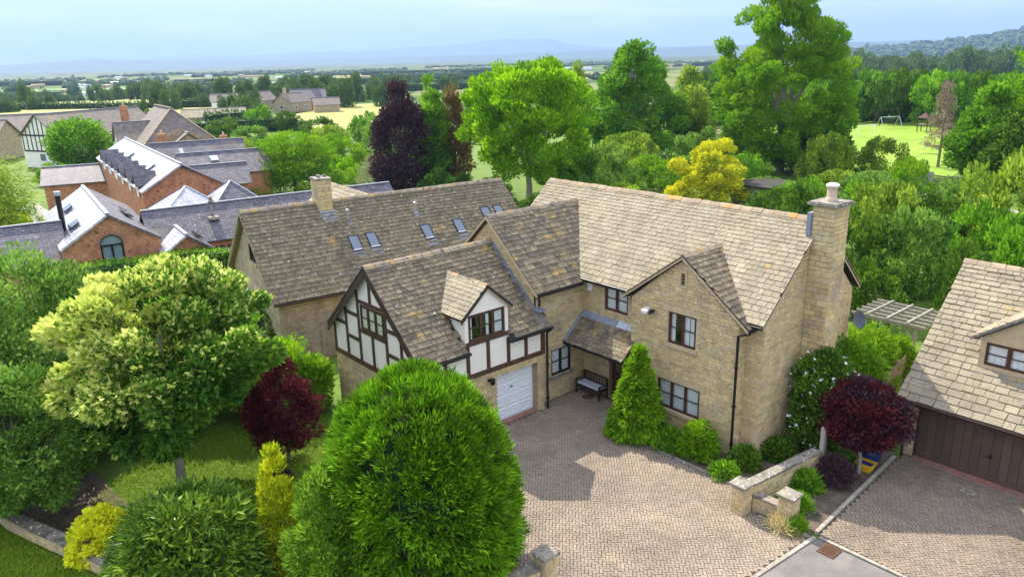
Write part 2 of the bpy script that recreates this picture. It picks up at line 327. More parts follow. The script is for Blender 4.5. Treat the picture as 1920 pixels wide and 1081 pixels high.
def flush(th, pc, kind, name, material, limit=300, parent_all=None, rot=0, base=(0, 0, 0), maxind=None):
    n = len(pc.C)
    if not n: return
    C, X, Y, Z = [np.array(q, float) for q in (pc.C, pc.X, pc.Y, pc.Z)]
    base = th.base if th is not None else np.array(base, float); rt = th.rot if th is not None else rot
    Wd = rotz(C, rt); pj = project(Wd); zz = pj[:, 2]; nz_ = rotz(Z, rt); nl = nz_/np.linalg.norm(nz_, axis=1, keepdims=True)
    vd = CAMP-Wd; dist = np.linalg.norm(vd, axis=1); face = (nl*vd).sum(1)/dist
    area = np.linalg.norm(np.cross(X, Y), axis=1)
    score = area*np.maximum(face, 0)/dist**2
    vis = (zz > 1) & (pj[:, 0] > 0) & (pj[:, 0] < 1920) & (pj[:, 1] > 0) & (pj[:, 1] < 1081)
    score[~vis] = 0
    order = np.argsort(-score); k = min(limit, int((score > 0).sum())); ind = order[:k]; rest = order[k:]
    vi = nr.integers(0, len(VARS[kind]), n)
    for i in ind:
        o = bpy.data.objects.new(name, var_mesh(kind, int(vi[i]), material)); COL.objects.link(o)
        par = pc.P[i] if pc.P[i] is not None else parent_all
        o.parent = par
        mt = Matrix.Identity(4); c = C[i]-base
        for a in range(3): mt[a][0], mt[a][1], mt[a][2], mt[a][3] = X[i][a], Y[i][a], Z[i][a], c[a]
        if par is None:
            o.matrix_world = Matrix.Translation(Vector(base)) @ mt
        else: o.matrix_local = mt
    if len(rest):
        VV = np.stack(VARS[kind])[vi[rest]]
        P = C[rest][:, None, :] + VV[..., 0:1]*X[rest][:, None, :] + VV[..., 1:2]*Y[rest][:, None, :] + VV[..., 2:3]*Z[rest][:, None, :] - base
        fb = np.array(BOXF).ravel(); lp = (fb[None, :]+8*np.arange(len(rest))[:, None]).ravel()
        tn = np.repeat(nr.random(len(rest)), 5)
        me = np_mesh(name+'s', P.reshape(-1, 3), lp, np.full(5*len(rest), 4), tn, None, [material])
        o = bpy.data.objects.new(name+'s', me); COL.objects.link(o); o['kind'] = 'stuff'
        o.parent = parent_all if parent_all is not None else (th.o if th is not None else None)
def U_(v): v = np.array(v, float); return v/np.linalg.norm(v)

def tile_slope(pc, parent, O, a, s_, Lg, S, e0=.30, e1=.20, w0=.28, w1=.55, th_=.03, keep=None, hip=None):
    O = np.array(O, float); a = U_(a); s_ = U_(s_); n = np.cross(a, s_); 
    if n[2] < 0: n = -n
    t = -.04
    while t < S-.02:
        k = max(t, 0)/S; e = e0*(1-k)+e1*k; ln = e*1.35; x = -rnd.random()*.3-.02
        while x < Lg:
            w = rnd.uniform(w0, w1)*(1.05-.25*k); xe = min(x+w, Lg+.02); xs = max(x, -.02)
            x += w
            if xe-xs < .07: continue
            lnn = min(ln, S-t)
            c = O + a*((xs+xe)/2) + s_*(t+lnn/2+rnd.uniform(-.008, .008)) + n*.022
            if keep is not None and not keep(c): continue
            tl = .5*th_/e*1.5; yy = U_(s_-n*tl+a*rnd.uniform(-.02, .02)); nn = U_(n+s_*tl); xx = U_(np.cross(yy, nn)); 
            if np.dot(xx, a) < 0: xx = -xx
            if np.dot(np.cross(xx, yy), nn) < 0: xx = -xx
            pc.add(c+n*tl*lnn*.4, xx*(xe-xs-.012), yy*lnn, nn*(th_*rnd.uniform(.8, 1.25)), parent)
        t += e
def slope_slab(name, th, O, a, s_, Lg, S, material, thick=.09, uv=False, parent=None):
    a = U_(a); s_ = U_(s_); n = np.cross(a, s_); n = -n if n[2] < 0 else n
    mb = MB(); mb.obox(np.array(O, float)-n*thick, a*Lg, s_*S, n*thick); return build(mb, name, material, parent, th, uv=uv)
def ridge_tiles(th, parent, p, q, seg=.46, hw=.16, drop=.13, material=None, name='ridge_tile', limit=300):
    p = np.array(p, float); q = np.array(q, float); d = q-p; Ln = np.linalg.norm(d); d /= Ln; k = max(1, int(Ln/seg)); seg = Ln/k
    side = U_(np.cross(d, (0, 0, 1))); up = np.array([0, 0, 1.])
    for i in range(k):
        mb = MB(); o0 = p+d*(i*seg+.008); o1 = p+d*((i+1)*seg-.008); j = rnd.uniform(-.012, .012); up_ = up
        prof = [(-hw, -drop), (-hw*.45, -.03), (0, .02), (hw*.45, -.03), (hw, -drop)]
        V = []
        for o_, h in ((o0, j), (o1, j+rnd.uniform(-.008, .008))):
            for tk in (.0, -.035):
                for (sx, z) in prof: V.append(o_+side*sx*(1 if tk == 0 else .88)+up*(z+h+.045+tk))
        Fc = []
        for m_ in range(4):
            Fc += [(m_, m_+1, m_+11, m_+10), (m_+5, m_+15, m_+16, m_+6), (m_, m_+5, m_+6, m_+1), (m_+10, m_+11, m_+16, m_+15)]
        Fc += [(0, 10, 15, 5), (4, 9, 19, 14)]
        mb.add(V, Fc, rnd.random())
        build(mb, name, material or M['ridge'], parent, th)

def wall(th, O, a, Lg, h, n, gable=None, openings=(), wm=None, stones=True, t=.3, name='wall', zs=0, uv=False, step=.0, big=1.0, coursed=(.075, .16)):
    """stone wall: O bottom corner, a along, n outward; gable=(s,z) apex; openings (s0,s1,z0,z1)"""
    O = np.array(O, float); a = U_(a); n = U_(n); Zv = np.array([0, 0, 1.]); mb = MB()
    xs = sorted({0, Lg, *[o[0] for o in openings], *[o[1] for o in openings]}); zb = sorted({zs, h, *[min(o[2], h) for o in openings], *[min(o[3], h) for o in openings]})
    P = lambda s_, z: O+a*s_+Zv*z
    fl = np.dot(np.cross(a, Zv), n) < 0
    def q(P4): mb.poly(P4[::-1] if fl else P4, .3)
    for i in range(len(xs)-1):
        for j in range(len(zb)-1):
            sc, zc = (xs[i]+xs[i+1])/2, (zb[j]+zb[j+1])/2
            if any(o[0] < sc < o[1] and o[2] < zc < o[3] for o in openings): continue
            q([P(xs[i], zb[j]), P(xs[i+1], zb[j]), P(xs[i+1], zb[j+1]), P(xs[i], zb[j+1])])
    if gable:
        go = [o for o in openings if o[3] > h]
        if not go: q([P(0, h), P(Lg, h), P(gable[0], gable[1])])
        else:
            zt = max(o[3] for o in go); zlv = sorted({h, zt, *[max(h, o[2]) for o in go]})
            lo = lambda z: gable[0]*(z-h)/(gable[1]-h); hi = lambda z: Lg-(Lg-gable[0])*(z-h)/(gable[1]-h)
            for j in range(len(zlv)-1):
                z0_, z1_ = zlv[j], zlv[j+1]; zc = (z0_+z1_)/2
                act = sorted([(o[0], o[1]) for o in go if o[2] < zc < o[3]]); cur0, cur1 = lo(z0_), lo(z1_)
                for (s0, s1) in act:
                    q([P(cur0, z0_), P(s0, z0_), P(s0, z1_), P(cur1, z1_)]); cur0 = cur1 = s1
                q([P(cur0, z0_), P(hi(z0_), z0_), P(hi(z1_), z1_), P(cur1, z1_)])
            q([P(lo(zt), zt), P(hi(zt), zt), P(gable[0], gable[1])])
    for o in openings:       # reveals
        s0, s1, z0, z1 = o[:4]; d = -n*(o[4] if len(o) > 4 else .16)
        for (A, B) in (((s0, z0), (s1, z0)), ((s1, z0), (s1, z1)), ((s1, z1), (s0, z1)), ((s0, z1), (s0, z0))):
            p, r = P(*A), P(*B); mb.poly([p, p+d, r+d, r], .3); 
    w = build(mb, name, wm or M['mortar'], None, th, uv=uv)
    if stones:
        pc = th.pieces.setdefault('stone', Pieces())
        brk = sorted({zs, (gable[1] if gable else h)-.02, *[o[2] for o in openings], *[o[3] for o in openings]})
        brk = [b for b in brk if zs <= b <= (gable[1] if gable else h)]
        zc_ = []
        for b0, b1 in zip(brk[:-1], brk[1:]):
            z = b0
            while z < b1-.03:
                ch = rnd.uniform(*coursed)*big; 
                if b1-z-ch < .05: ch = b1-z
                zc_.append((z, min(z+ch, b1))); z += ch
        for row, (z0, z1) in enumerate(zc_):
            lo, hi = 0, Lg
            if gable and z1 > h:
                f = (z1-h)/(gable[1]-h); lo = gable[0]*f; hi = Lg-(Lg-gable[0])*f
            iv = [(lo, hi)]
            for o in openings:
                s0, s1, oz0, oz1 = o[:4]
                if oz0 < (z0+z1)/2 < oz1:
                    iv = [p for (p0, p1) in iv for p in ((p0, min(p1, s0)), (max(p0, s1), p1)) if p[1]-p[0] > .04]
            for (p0, p1) in iv:
                s = p0; first = True
                while s < p1-.02:
                    w_ = rnd.uniform(.14, .42)*big
                    if first and p0 == 0: w_ = (.36 if row % 2 else .2)*big
                    first = False
                    if p1-s-w_ < .09: w_ = p1-s
                    w_ = min(w_, p1-s)
                    c = P(s+w_/2, (z0+z1)/2)+n*.001
                    pc.add(c, (a if not fl else -a)*(w_-.014), Zv*(z1-z0-.012), n*rnd.uniform(.012, .03), w)
                    s += w_
    return w
def window(th, O, a, n, w, h, lights=2, tr=(.5,), frame=None, curt=(1,), cmat=None, depth=.10, fw=.06, label=None, sill=None, name='window', fancy=True):
    """O bottom-left corner on the wall face; the unit sits back in the reveal"""
    O = np.array(O, float); a = U_(a); n = U_(n); Z = np.array([0, 0, 1.]); frame = frame or M['frame']; B = O-n*depth
    mb = MB()
    def fb(s0, s1, z0, z1, d0=0, d1=.06): mb.obox(B+a*s0+Z*z0-n*.0+n*d0, a*(s1-s0), Z*(z1-z0), n*(d1-d0))
    fb(0, w, 0, fw); fb(0, w, h-fw, h); fb(0, fw, fw, h-fw); fb(w-fw, w, fw, h-fw)
    lw = (w-fw)/lights
    for i in range(1, lights): fb(i*lw, i*lw+fw, fw, h-fw)
    for i in range(lights):
        for t in tr: fb(i*lw+fw, (i+1)*lw, h*t-.016, h*t+.016, .005, .052)
        if fancy:
            x0, x1 = i*lw+fw, (i+1)*lw; g = .025
            fb(x0, x1, fw, fw+g, .01, .066); fb(x0, x1, h-fw-g, h-fw, .01, .066); fb(x0, x0+g, fw+g, h-fw-g, .01, .066); fb(x1-g, x1, fw+g, h-fw-g, .01, .066)
    f = build(mb, name, frame, None, th, label=label)
    for i in range(lights):
        zz = [fw, *[h*t for t in tr], h-fw]
        for j in range(len(zz)-1):
            mb = MB(); A = B+a*(i*lw+fw)+Z*zz[j]+n*.02; mb.obox(A, a*(lw-fw), Z*(zz[j+1]-zz[j]), n*.006); build(mb, 'pane', M['glass'], f, th)
    if curt:
        nF = 5
        for i, c in enumerate(curt):
            mb = MB(); x0 = (w-.04)*(i/len(curt))+.02; x1 = x0+(w-.04)/len(curt)*c; k = max(4, int((x1-x0)/.05)); pts = []
            for j in range(k+1): pts.append(B+a*(x0+(x1-x0)*j/k)-n*(.02+.012*math.sin(j*1.9)))
            V = [p+Z*.04 for p in pts]+[p+Z*(h-.04) for p in pts]; mb.add(V, [(j, j+1, j+k+2, j+k+1) for j in range(k)], .3)
            build(mb, 'curtain', cmat or M['curtain'], f, th)
    mb = MB(); q = B-n*.75
    for P4 in ([q, q+a*w, q+a*w+Z*h, q+Z*h], [B, B+a*w, q+a*w, q], [B+Z*h, q+Z*h, q+a*w+Z*h, B+a*w+Z*h], [B, q, q+Z*h, B+Z*h], [B+a*w, B+a*w+Z*h, q+a*w+Z*h, q+a*w]): mb.poly(P4, .2)
    build(mb, 'room_lining', M['room'], f, th)
    if sill:
        mb = MB(); mb.obox(O-a*.12-n*.1-Z*.14, a*(w+.24), Z*.13, n*(.1+.09)); build(mb, 'window_sill', sill, None, th)
    return f

# ================================================================ the stone house with timbered garage wing
H = T('detached_house', 'large buff stone house with tall end chimney and half timbered garage wing', 'house', (22.1, 13.9, 0))
X1, Y1, Z1 = np.array([1., 0, 0]), np.array([0, 1., 0]), np.array([0, 0, 1.])
tiles_sun, tiles_dark = Pieces(), Pieces()
XM = 22.6                                  # main front wall plane
EZ, RZ, XE, XR = 5.22, 8.38, 22.25, 25.7    # eaves height, ridge height, eaves line, ridge line
SM = (RZ-EZ)/(XR-XE)
zmain = lambda x: EZ+(x-XE)*SM
# --- walls
wall(H, (22.1, 18.8, 0), -Y1, 4.9, 5.05, -X1, gable=(2.45, 7.12), openings=[(1.40, 3.40, .88, 2.08), (1.83, 3.10, 3.62, 4.90), (2.36, 2.54, 6.02, 6.48, .12)], name='wall')
wall(H, (22.1, 13.9, 0), X1, .5, 5.1, -Y1)
wall(H, (XM, 13.9, 0), -Y1, .7, 5.2, -X1)
wall(H, (XM, 13.2, 0), X1, 6.2, 5.2, -Y1, gable=(3.1, 8.05))
wall(H, (XM, 21.95, 0), -Y1, 3.15, 5.2, -X1, openings=[(1.24, 2.52, 3.95, 5.03), (1.55, 2.65, .05, 2.15, .3)])
wall(H, (19.8, 21.95, 0), X1, 2.8, 5.1, -Y1, openings=[(.85, 2.03, 1.06, 2.26)])
wall(H, (19.72, 27.5, 3.4), -Y1, 5.55, 1.65, -X1, gable=(2.78, 4.3))
wall(H, (22.1, 18.8, 0), X1, .5, 5.05, Y1, stones=False)
wall(H, (28.8, 13.2, 0), Y1, 14.0, 5.2, X1, stones=False)
wall(H, (19.8, 27.5, 0), X1, 9.0, 5.1, Y1, stones=False)
wall(H, (XM, 27.2, 0), X1, 6.2, 5.2, Y1, gable=(3.1, 8.05), stones=False)
GX0, GX1, GY0, GY1 = 13.75, 19.8, 21.5, 27.9
wall(H, (GX0, GY0, 0), X1, GX1-GX0, 2.52, -Y1, openings=[(3.52, 5.70, .0, 2.2, .36)])
wall(H, (GX0, GY1, 0), -Y1, GY1-GY0, 2.52, -X1)
wall(H, (GX1, GY0, 0), Y1, .45, 3.7, X1)
wall(H, (GX0, GY1, 0), X1, 6.0, 3.7, Y1, stones=False)
# verge strip and dressed stones on the front gable
def slab(th, name, m, *boxes, **k):
    mb = MB()
    for a, b in boxes: mb.box(a, b)
    return build(mb, name, m, None, th, **k)
slab(H, 'lintel', M['ashlar'], ((22.055, 15.45, 4.9), (22.2, 17.22, 5.16)))
slab(H, 'lintel', M['ashlar'], ((22.055, 15.15, 2.08), (22.2, 17.65, 2.32)))
slab(H, 'lintel', M['ashlar'], ((20.5, 21.905, 2.26), (22.0, 22.05, 2.46)))
slab(H, 'vent_surround', M['ashlar'], ((22.05, 16.44, 5.9), (22.12, 16.56, 6.6)), ((22.05, 16.16, 5.9), (22.12, 16.26, 6.6)), ((22.05, 16.26, 6.48), (22.12, 16.44, 6.6)), ((22.05, 16.26, 5.9), (22.12, 16.44, 6.02)))
slab(H, 'vent_slat', M['black'], ((22.16, 16.2, 5.98), (22.2, 16.5, 6.5)))
for i in range(4): slab(H, 'vent_slat', M['mortar'], ((22.12, 16.27, 6.05+i*.11), (22.15, 16.43, 6.08+i*.11)))
# --- windows
window(H, (22.1, 17.40, .88), -Y1, -X1, 2.0, 1.2, 3, sill=M['ashlar'], curt=(1, 1, 1))
window(H, (22.1, 16.97, 3.62), -Y1, -X1, 1.27, 1.28, 2, sill=M['ashlar'], curt=(.75, .0, .9, .55))
window(H, (XM, 20.71, 3.95), -Y1, -X1, 1.28, 1.08, 2, curt=(1, .9))
window(H, (20.65, 21.95, 1.06), X1, -Y1, 1.18, 1.2, 2, sill=M['coping'], curt=(1, 1), frame=M['black'])
window(H, (13.72, 25.5, 4.1), -Y1, -X1, 1.72, 1.0, 3, curt=(.9, .45, .8), cmat=M['green_curtain'], frame=M['frame'], depth=.04)
window(H, (15.97, 21.48, 4.0), X1, -Y1, 1.76, 1.04, 3, curt=(.45, .0, .35, .8), frame=M['timber'], depth=.04)
# --- front door under the porch
mb = MB(); mb.box((XM+.2, 19.3, .05), (XM+.26, 20.4, 2.15)); d = build(mb, 'door', M['frame'], None, H)
mb = MB(); mb.box((XM+.19, 19.5, 1.1), (XM+.198, 20.2, 1.95)); build(mb, 'door_pane', M['glass'], d, H)
mb = MB(); mb.box((XM+.14, 19.40, 1.0), (XM+.198, 19.46, 1.12)); build(mb, 'door_handle', M['metal'], d, H)
# --- garage door, four rows of three pressed panels
DX0, DX1 = GX0+3.52, GX0+5.70
mb = MB(); mb.box((DX0+.02, 21.84, .03), (DX1-.0, 21.88, 2.18)); gd = build(mb, 'garage_door', M['whitedoor'], None, H)
pw, ph = (DX1-DX0-.12)/3, 2.08/4
for i in range(3):
    for j in range(4):
        x0, z0 = DX0+.07+i*pw+.05, .07+j*ph+.05; x1, z1 = x0+pw-.10, z0+ph-.09
        mb = MB(); V = [(x0, 21.838, z0), (x1, 21.838, z0), (x1, 21.838, z1), (x0, 21.838, z1), (x0+.04, 21.812, z0+.04), (x1-.04, 21.812, z0+.04), (x1-.04, 21.812, z1-.04), (x0+.04, 21.812, z1-.04),
             (x0+.09, 21.832, z0+.09), (x1-.09, 21.832, z0+.09), (x1-.09, 21.832, z1-.09), (x0+.09, 21.832, z1-.09)]
        mb.add(V, [(0,1,5,4), (1,2,6,5), (2,3,7,6), (3,0,4,7), (4,5,9,8), (5,6,10,9), (6,7,11,10), (7,4,8,11), (8,9,10,11)]); build(mb, 'door_panel', M['whitedoor'], gd, H)
mb = MB(); mb.tube([(18.25, 21.80, 1.42), (18.25, 21.74, 1.42)], .028); mb.box((18.2, 21.73, 1.40), (18.3, 21.75, 1.44)); build(mb, 'door_handle', M['black'], gd, H)
# --- half timbering of the garage wing: cream panels with dark beams
mb = MB(); mb.poly([(GX0, GY0, 2.52), (GX1, GY0, 2.52), (GX1, GY0, 3.8), (GX0, GY0, 3.8)]); build(mb, 'render_panel', M['render'], None, H)
mb = MB(); mb.poly([(GX0, GY1, 2.52), (GX0, GY0, 2.52), (GX0, GY0, 3.75), (GX0, 24.7, 6.62), (GX0, GY1, 3.75)]); gp = build(mb, 'render_panel', M['render'], None, H)
mb = MB(); mb.poly([(GX1, GY0, 3.6), (GX1, GY0, 3.75), (GX1, 24.7, 6.6), (GX1, 27.9, 3.75), (GX1, 27.9, 3.6)]); build(mb, 'render_panel', M['render'], None, H)
def beam(a, b): return slab(H, 'beam', M['timber'], (a, b))
def fy(x0, x1, z0, z1, p=.045): beam((x0, GY0-p, z0), (x1, GY0+.02, z1))
fy(GX0-.05, GX1+.03, 2.50, 2.68, .06)
for x in (13.80, 14.85, 15.90, 16.88, 17.9, 18.82): fy(x-.075, x+.075, 2.68, 3.72 if x < 15.8 or x > 17.8 else 3.86)
fy(19.63, 19.84, 2.68, 3.72)
fy(15.83, 17.97, 3.86, 4.0, .07)
def gy(y0, y1, z0, z1, p=.045): beam((GX0-p, min(y0, y1), z0), (GX0+.02, max(y0, y1), z1))
gz = lambda y: 6.62-abs(y-24.7)*.897
gy(GY0-.04, GY1+.02, 2.50, 2.68, .06)
for y, z0 in ((27.83, 2.68), (26.76, 2.68), (25.72, 2.68), (24.72, 2.68), (23.68, 2.68), (22.65, 2.68), (21.55, 2.68)):
    zt = min(gz(y-.07), gz(y+.07))
    if abs(y-24.72) < .1: gy(y-.07, y+.07, 2.68, 3.92); gy(y-.07, y+.07, 5.28, zt)
    else: gy(y-.07, y+.07, z0, zt)
gy(23.75, 25.65, 5.14, 5.28); gy(23.75, 25.65, 3.92, 4.06)
for y0, y1, z in ((26.83, 27.76, 3.98), (25.79, 26.69, 4.55), (25.79, 26.69, 3.52), (22.72, 23.61, 4.50), (22.72, 23.61, 3.52), (21.62, 22.58, 3.62)): gy(y0, y1, z-.07, z+.07)
for sg in (-1, 1):       # barge boards
    mb = MB(); y0, z0 = 24.7+sg*3.42, 3.62; mb.obox((GX0-.22, 24.7, 6.62), (0, sg*3.42, -3.06), (.05, 0, 0), (0, 0, -.2)); build(mb, 'barge_board', M['timber'], None, H)
# dormer front and cheeks
mb = MB(); mb.poly([(15.8, GY0-.02, 3.86), (15.97, GY0-.02, 3.86), (15.97, GY0-.02, 5.04), (17.73, GY0-.02, 5.04), (17.73, GY0-.02, 3.86), (17.92, GY0-.02, 3.86), (17.92, GY0-.02, 5.06), (16.86, GY0-.02, 6.0), (15.8, GY0-.02, 5.06)])
build(mb, 'dormer_front', M['render'], None, H)
for x in (15.8, 17.92):
    mb = MB(); mb.poly([(x, GY0-.02, 3.8), (x, GY0-.02, 5.08), (x, 23.0, 5.08)]); build(mb, 'dormer_cheek', M['render'], None, H)
# --- roofs
def roof(th, name, parent_pc, O, a, s_, Lg, S, keep=None, mat_='roofbase', **k):
    r = slope_slab(name, th, O, a, s_, Lg, S, M[mat_])
    tile_slope(parent_pc, r, O, a, s_, Lg, S, keep=keep, **k); return r
zw = lambda y: 5.05+(y-21.65)*.9          # wing front slope
zg = lambda y: 3.70+(y-21.25)*.885         # garage front slope
wing_keep = lambda c: c[2] > zmain(c[0])-.12
gab = lambda y: 5.02+(2.85-abs(y-16.35))*.735   # front gable ridge roof
def main_keep(c):
    if c[1] > 21.65 and c[1] < 27.9 and c[2] < min(zw(c[1]), 5.05+(27.75-c[1])*.9)-.12: return False
    if abs(c[1]-16.35) < 2.8 and c[2] < gab(c[1])-.12: return False
    return True
sm = U_((XR-XE, 0, RZ-EZ)); SL = math.hypot(XR-XE, RZ-EZ)
rm = roof(H, 'roof', tiles_sun, (XE, 13.05, EZ), Y1, sm, 14.25, SL, keep=main_keep, e0=.25, e1=.155, w0=.2, w1=.42, th_=.022)
roof(H, 'roof', tiles_sun, (2*XR-XE, 13.05, EZ), Y1, (-sm[0], 0, sm[2]), 14.25, SL, e0=.5, e1=.35, w0=.5, w1=.9)
ridge_tiles(H, rm, (XR, 13.1, RZ+.04), (XR, 27.25, RZ+.04), material=M['ridge_sun'])
mb = MB()   # thin verge bedding of the end gable
for sg in (-1, 1): mb.obox((XR, 13.04, RZ-.12), (sg*(XE-XR), 0, EZ-RZ), (0, .16, 0), (0, 0, .075))
build(mb, 'verge', M['ashlar'], None, H)
# wing
sw = U_((0, 1, .9)); SWL = 3.05*math.hypot(1, .9)
rw = roof(H, 'roof', tiles_dark, (19.55, 21.65, 5.05), X1, sw, 6.1, SWL, keep=wing_keep, e0=.30, e1=.2, w0=.25, w1=.5)
roof(H, 'roof', tiles_dark, (19.55, 27.75, 5.05), X1, U_((0, -1, .9)), 5.9, SWL, keep=wing_keep, e0=.45, e1=.35, w0=.5, w1=.8)
ridge_tiles(H, rw, (19.55, 24.7, 7.83), (24.95, 24.7, 7.83))
mb = MB()
for sg in (-1, 1): mb.obox((19.5, 24.7, 7.72), (0, sg*3.1, -2.79), (.24, 0, 0), (0, 0, .09))
build(mb, 'coping', M['ashlar'], None, H)
# front gable roof
sg_ = U_((0, 1, .735))
for sgn in (1, -1):
    r = roof(H, 'roof', tiles_dark if sgn == 1 else tiles_sun, (21.98, 16.35-sgn*2.85, 5.02), X1, (0, sgn*sg_[1], sg_[2]), 2.75, 2.85*math.hypot(1, .735), keep=lambda c: c[2] > zmain(c[0])-.14, e0=.27, e1=.2, w0=.22, w1=.42)  # slope turned from the sun gets darker tiles: shade put into the colour
    if sgn == 1: ridge_tiles(H, r, (21.97, 16.35, 7.16), (24.42, 16.35, 7.16), seg=.42, hw=.13, drop=.09, material=M['ridge_sun'])
    mb = MB(); mb.obox((21.93, 16.35, 7.03), (0, -sgn*2.9, -2.13), (.18, 0, 0), (0, 0, .07)); build(mb, 'verge', M['ashlar'], None, H)
# garage roof
dorm = lambda x: 5.02+(1.22-abs(x-16.86))*.87
gk = lambda c: not (c[0] > 19.62 and c[1] > 21.75) and not (15.8 < c[0] < 17.92 and c[1] < 22.85) and not (abs(c[0]-16.86) < 1.15 and c[2] < dorm(c[0])-.12 and c[1] > 21.4)
sgr = U_((0, 1, .885)); GL = 3.45*math.hypot(1, .885)
mb = MB()
for (x0, x1, ya) in ((13.55, 15.78, 21.25), (15.78, 17.94, 22.8), (17.94, 20.0, 21.25)):
    mb.obox((x0, ya, zg(ya)-.09), ((x1-x0), 0, 0), (0, 24.7-ya, (24.7-ya)*.885), (0, 0, .09))
rg_ = build(mb, 'roof', M['roofbase'], None, H)
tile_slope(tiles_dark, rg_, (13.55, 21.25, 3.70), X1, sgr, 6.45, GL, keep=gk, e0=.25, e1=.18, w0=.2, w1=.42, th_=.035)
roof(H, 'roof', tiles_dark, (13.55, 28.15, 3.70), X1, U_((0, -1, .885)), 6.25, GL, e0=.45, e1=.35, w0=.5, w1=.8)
ridge_tiles(H, rg_, (13.52, 24.7, 6.80), (19.72, 24.7, 6.80), seg=.44, hw=.2)
# dormer roof
for sgn in (1, -1):
    r = roof(H, 'roof', tiles_sun, (16.86-sgn*1.24, 21.35, 5.0), Y1, U_((sgn, 0, .87)), 2.85, 1.24*math.hypot(1, .87), keep=lambda c: c[2] > zg(c[1])-.12, e0=.2, e1=.17, w0=.2, w1=.36, th_=.022)
    mb = MB(); mb.obox((16.86, 21.36, 6.04), (-sgn*1.28, 0, -1.11), (0, .05, 0), (0, 0, -.13)); build(mb, 'barge_board', M['ashlar'] if sgn < 0 else M['timber'], None, H)
    if sgn == 1: ridge_tiles(H, r, (16.86, 21.34, 6.1), (16.86, 24.0, 6.1), hw=.1, drop=.07, seg=.4)
slab(H, 'fascia', M['timber'], ((15.6, 21.38, 4.90), (15.68, 22.7, 5.02)), ((15.66, 21.38, 4.92), (15.8, 21.5, 5.02)), ((17.94, 21.38, 4.92), (18.1, 21.5, 5.06)))
# lead where the garage roof meets the wing
mb = MB(); mb.obox((19.58, 21.3, zg(21.3)+.04), (0, 3.4, 3.4*.885), (.14, 0, 0), (0, 0, .05)); mb.obox((19.69, 21.3, zg(21.3)+.04), (0, 3.4, 3.4*.885), (.02, 0, 0), (0, 0, .16)); build(mb, 'flashing', M['lead'], None, H)
slab(H, 'flashing', M['lead'], ((19.6, 21.5, 4.30), (20.0, 21.9, 4.36)))
# porch roof
pz = lambda x: 3.58-(XM-x)*.86
sp = U_((1, 0, .86)); PL = 1.22*math.hypot(1, .86)
rp_ = roof(H, 'porch_roof', tiles_dark, (21.36, 18.6, pz(21.36)), Y1, sp, 3.35, PL, keep=lambda c: True, e0=.19, e1=.16, w0=.2, w1=.4, th_=.022)
mb = MB(); mb.obox((22.34, 18.82, pz(22.34)+.06), (0, 3.1, 0), (.28, 0, .22), (0, 0, .03)); build(mb, 'flashing', M['lead'], None, H)
mb = MB(); mb.obox((21.34, 21.78, pz(21.34)+.05), (1.25, 0, 1.075), (0, .16, 0), (0, 0, .05)); build(mb, 'flashing', M['lead'], None, H)
mb = MB(); mb.obox((22.33, 18.83, pz(22.33)+.09), (0, 1.0, 0), (.28, 0, .22), (0, 0, .012)); build(mb, 'flashing', M['leadl'], None, H, label='length of porch flashing painted bright as if sunlit')  # paler strip over the flashing: sunlight beyond the wing's shadow put into colour
slab(H, 'fascia', M['black'], ((21.40, 18.6, 2.36), (21.44, 21.95, 2.50)), ((21.40, 18.58, 2.36), (22.1, 18.62, 2.5)))
# --- gutters and pipes
def gutter(th, p, q, r=.058, m='black', name='gutter'):
    mb = MB(); mb.tube([p, q], r, 10); return build(mb, name, M[m], None, th)
gutter(H, (XE-.05, 18.95, EZ-.06), (XE-.05, 21.75, EZ-.06)); gutter(H, (19.6, 21.60, 4.99), (22.2, 21.60, 4.99))
gutter(H, (13.6, 21.20, 3.64), (15.85, 21.20, 3.64)); gutter(H, (17.72, 21.20, 3.64), (20.06, 21.20, 3.64))
gutter(H, (21.33, 18.6, 2.45), (21.33, 21.9, 2.45), .045); gutter(H, (21.95, 13.42, 4.95), (22.55, 13.42, 4.99), .07); gutter(H, (22.19, 13.1, 5.12), (22.19, 13.5, 5.12), .06)
def pipe(th, pts, r=.042, m='black'):
    mb = MB(); mb.tube(pts, r, 8); p = pts[-1]
    for z in np.arange(.5, max(a[2] for a in pts)-.3, 1.5): mb.box((p[0]-.06, p[1]-.06, z), (p[0]+.06, p[1]+.06, z+.06))
    return build(mb, 'downpipe', M[m], None, th)
pipe(H, [(19.98, 21.2, 3.6), (19.86, 21.35, 3.42), (19.86, 21.35, .05)], .05)
pipe(H, [(21.98, 13.42, 4.9), (22.0, 13.86, 4.72), (22.0, 13.86, .05)], .05)
pipe(H, [(19.68, 21.6, 4.95), (19.95, 21.88, 4.7), (19.95, 21.88, 4.4)], .045)
slab(H, 'fascia', M['black'], ((XE+.02, 18.9, EZ-.18), (XE+.05, 21.65, EZ-.02)), ((19.6, 21.68, 4.86), (22.3, 21.71, 5.02)), ((13.62, 21.3, 3.5), (15.8, 21.33, 3.66)), ((17.92, 21.3, 3.5), (20.0, 21.33, 3.66)))
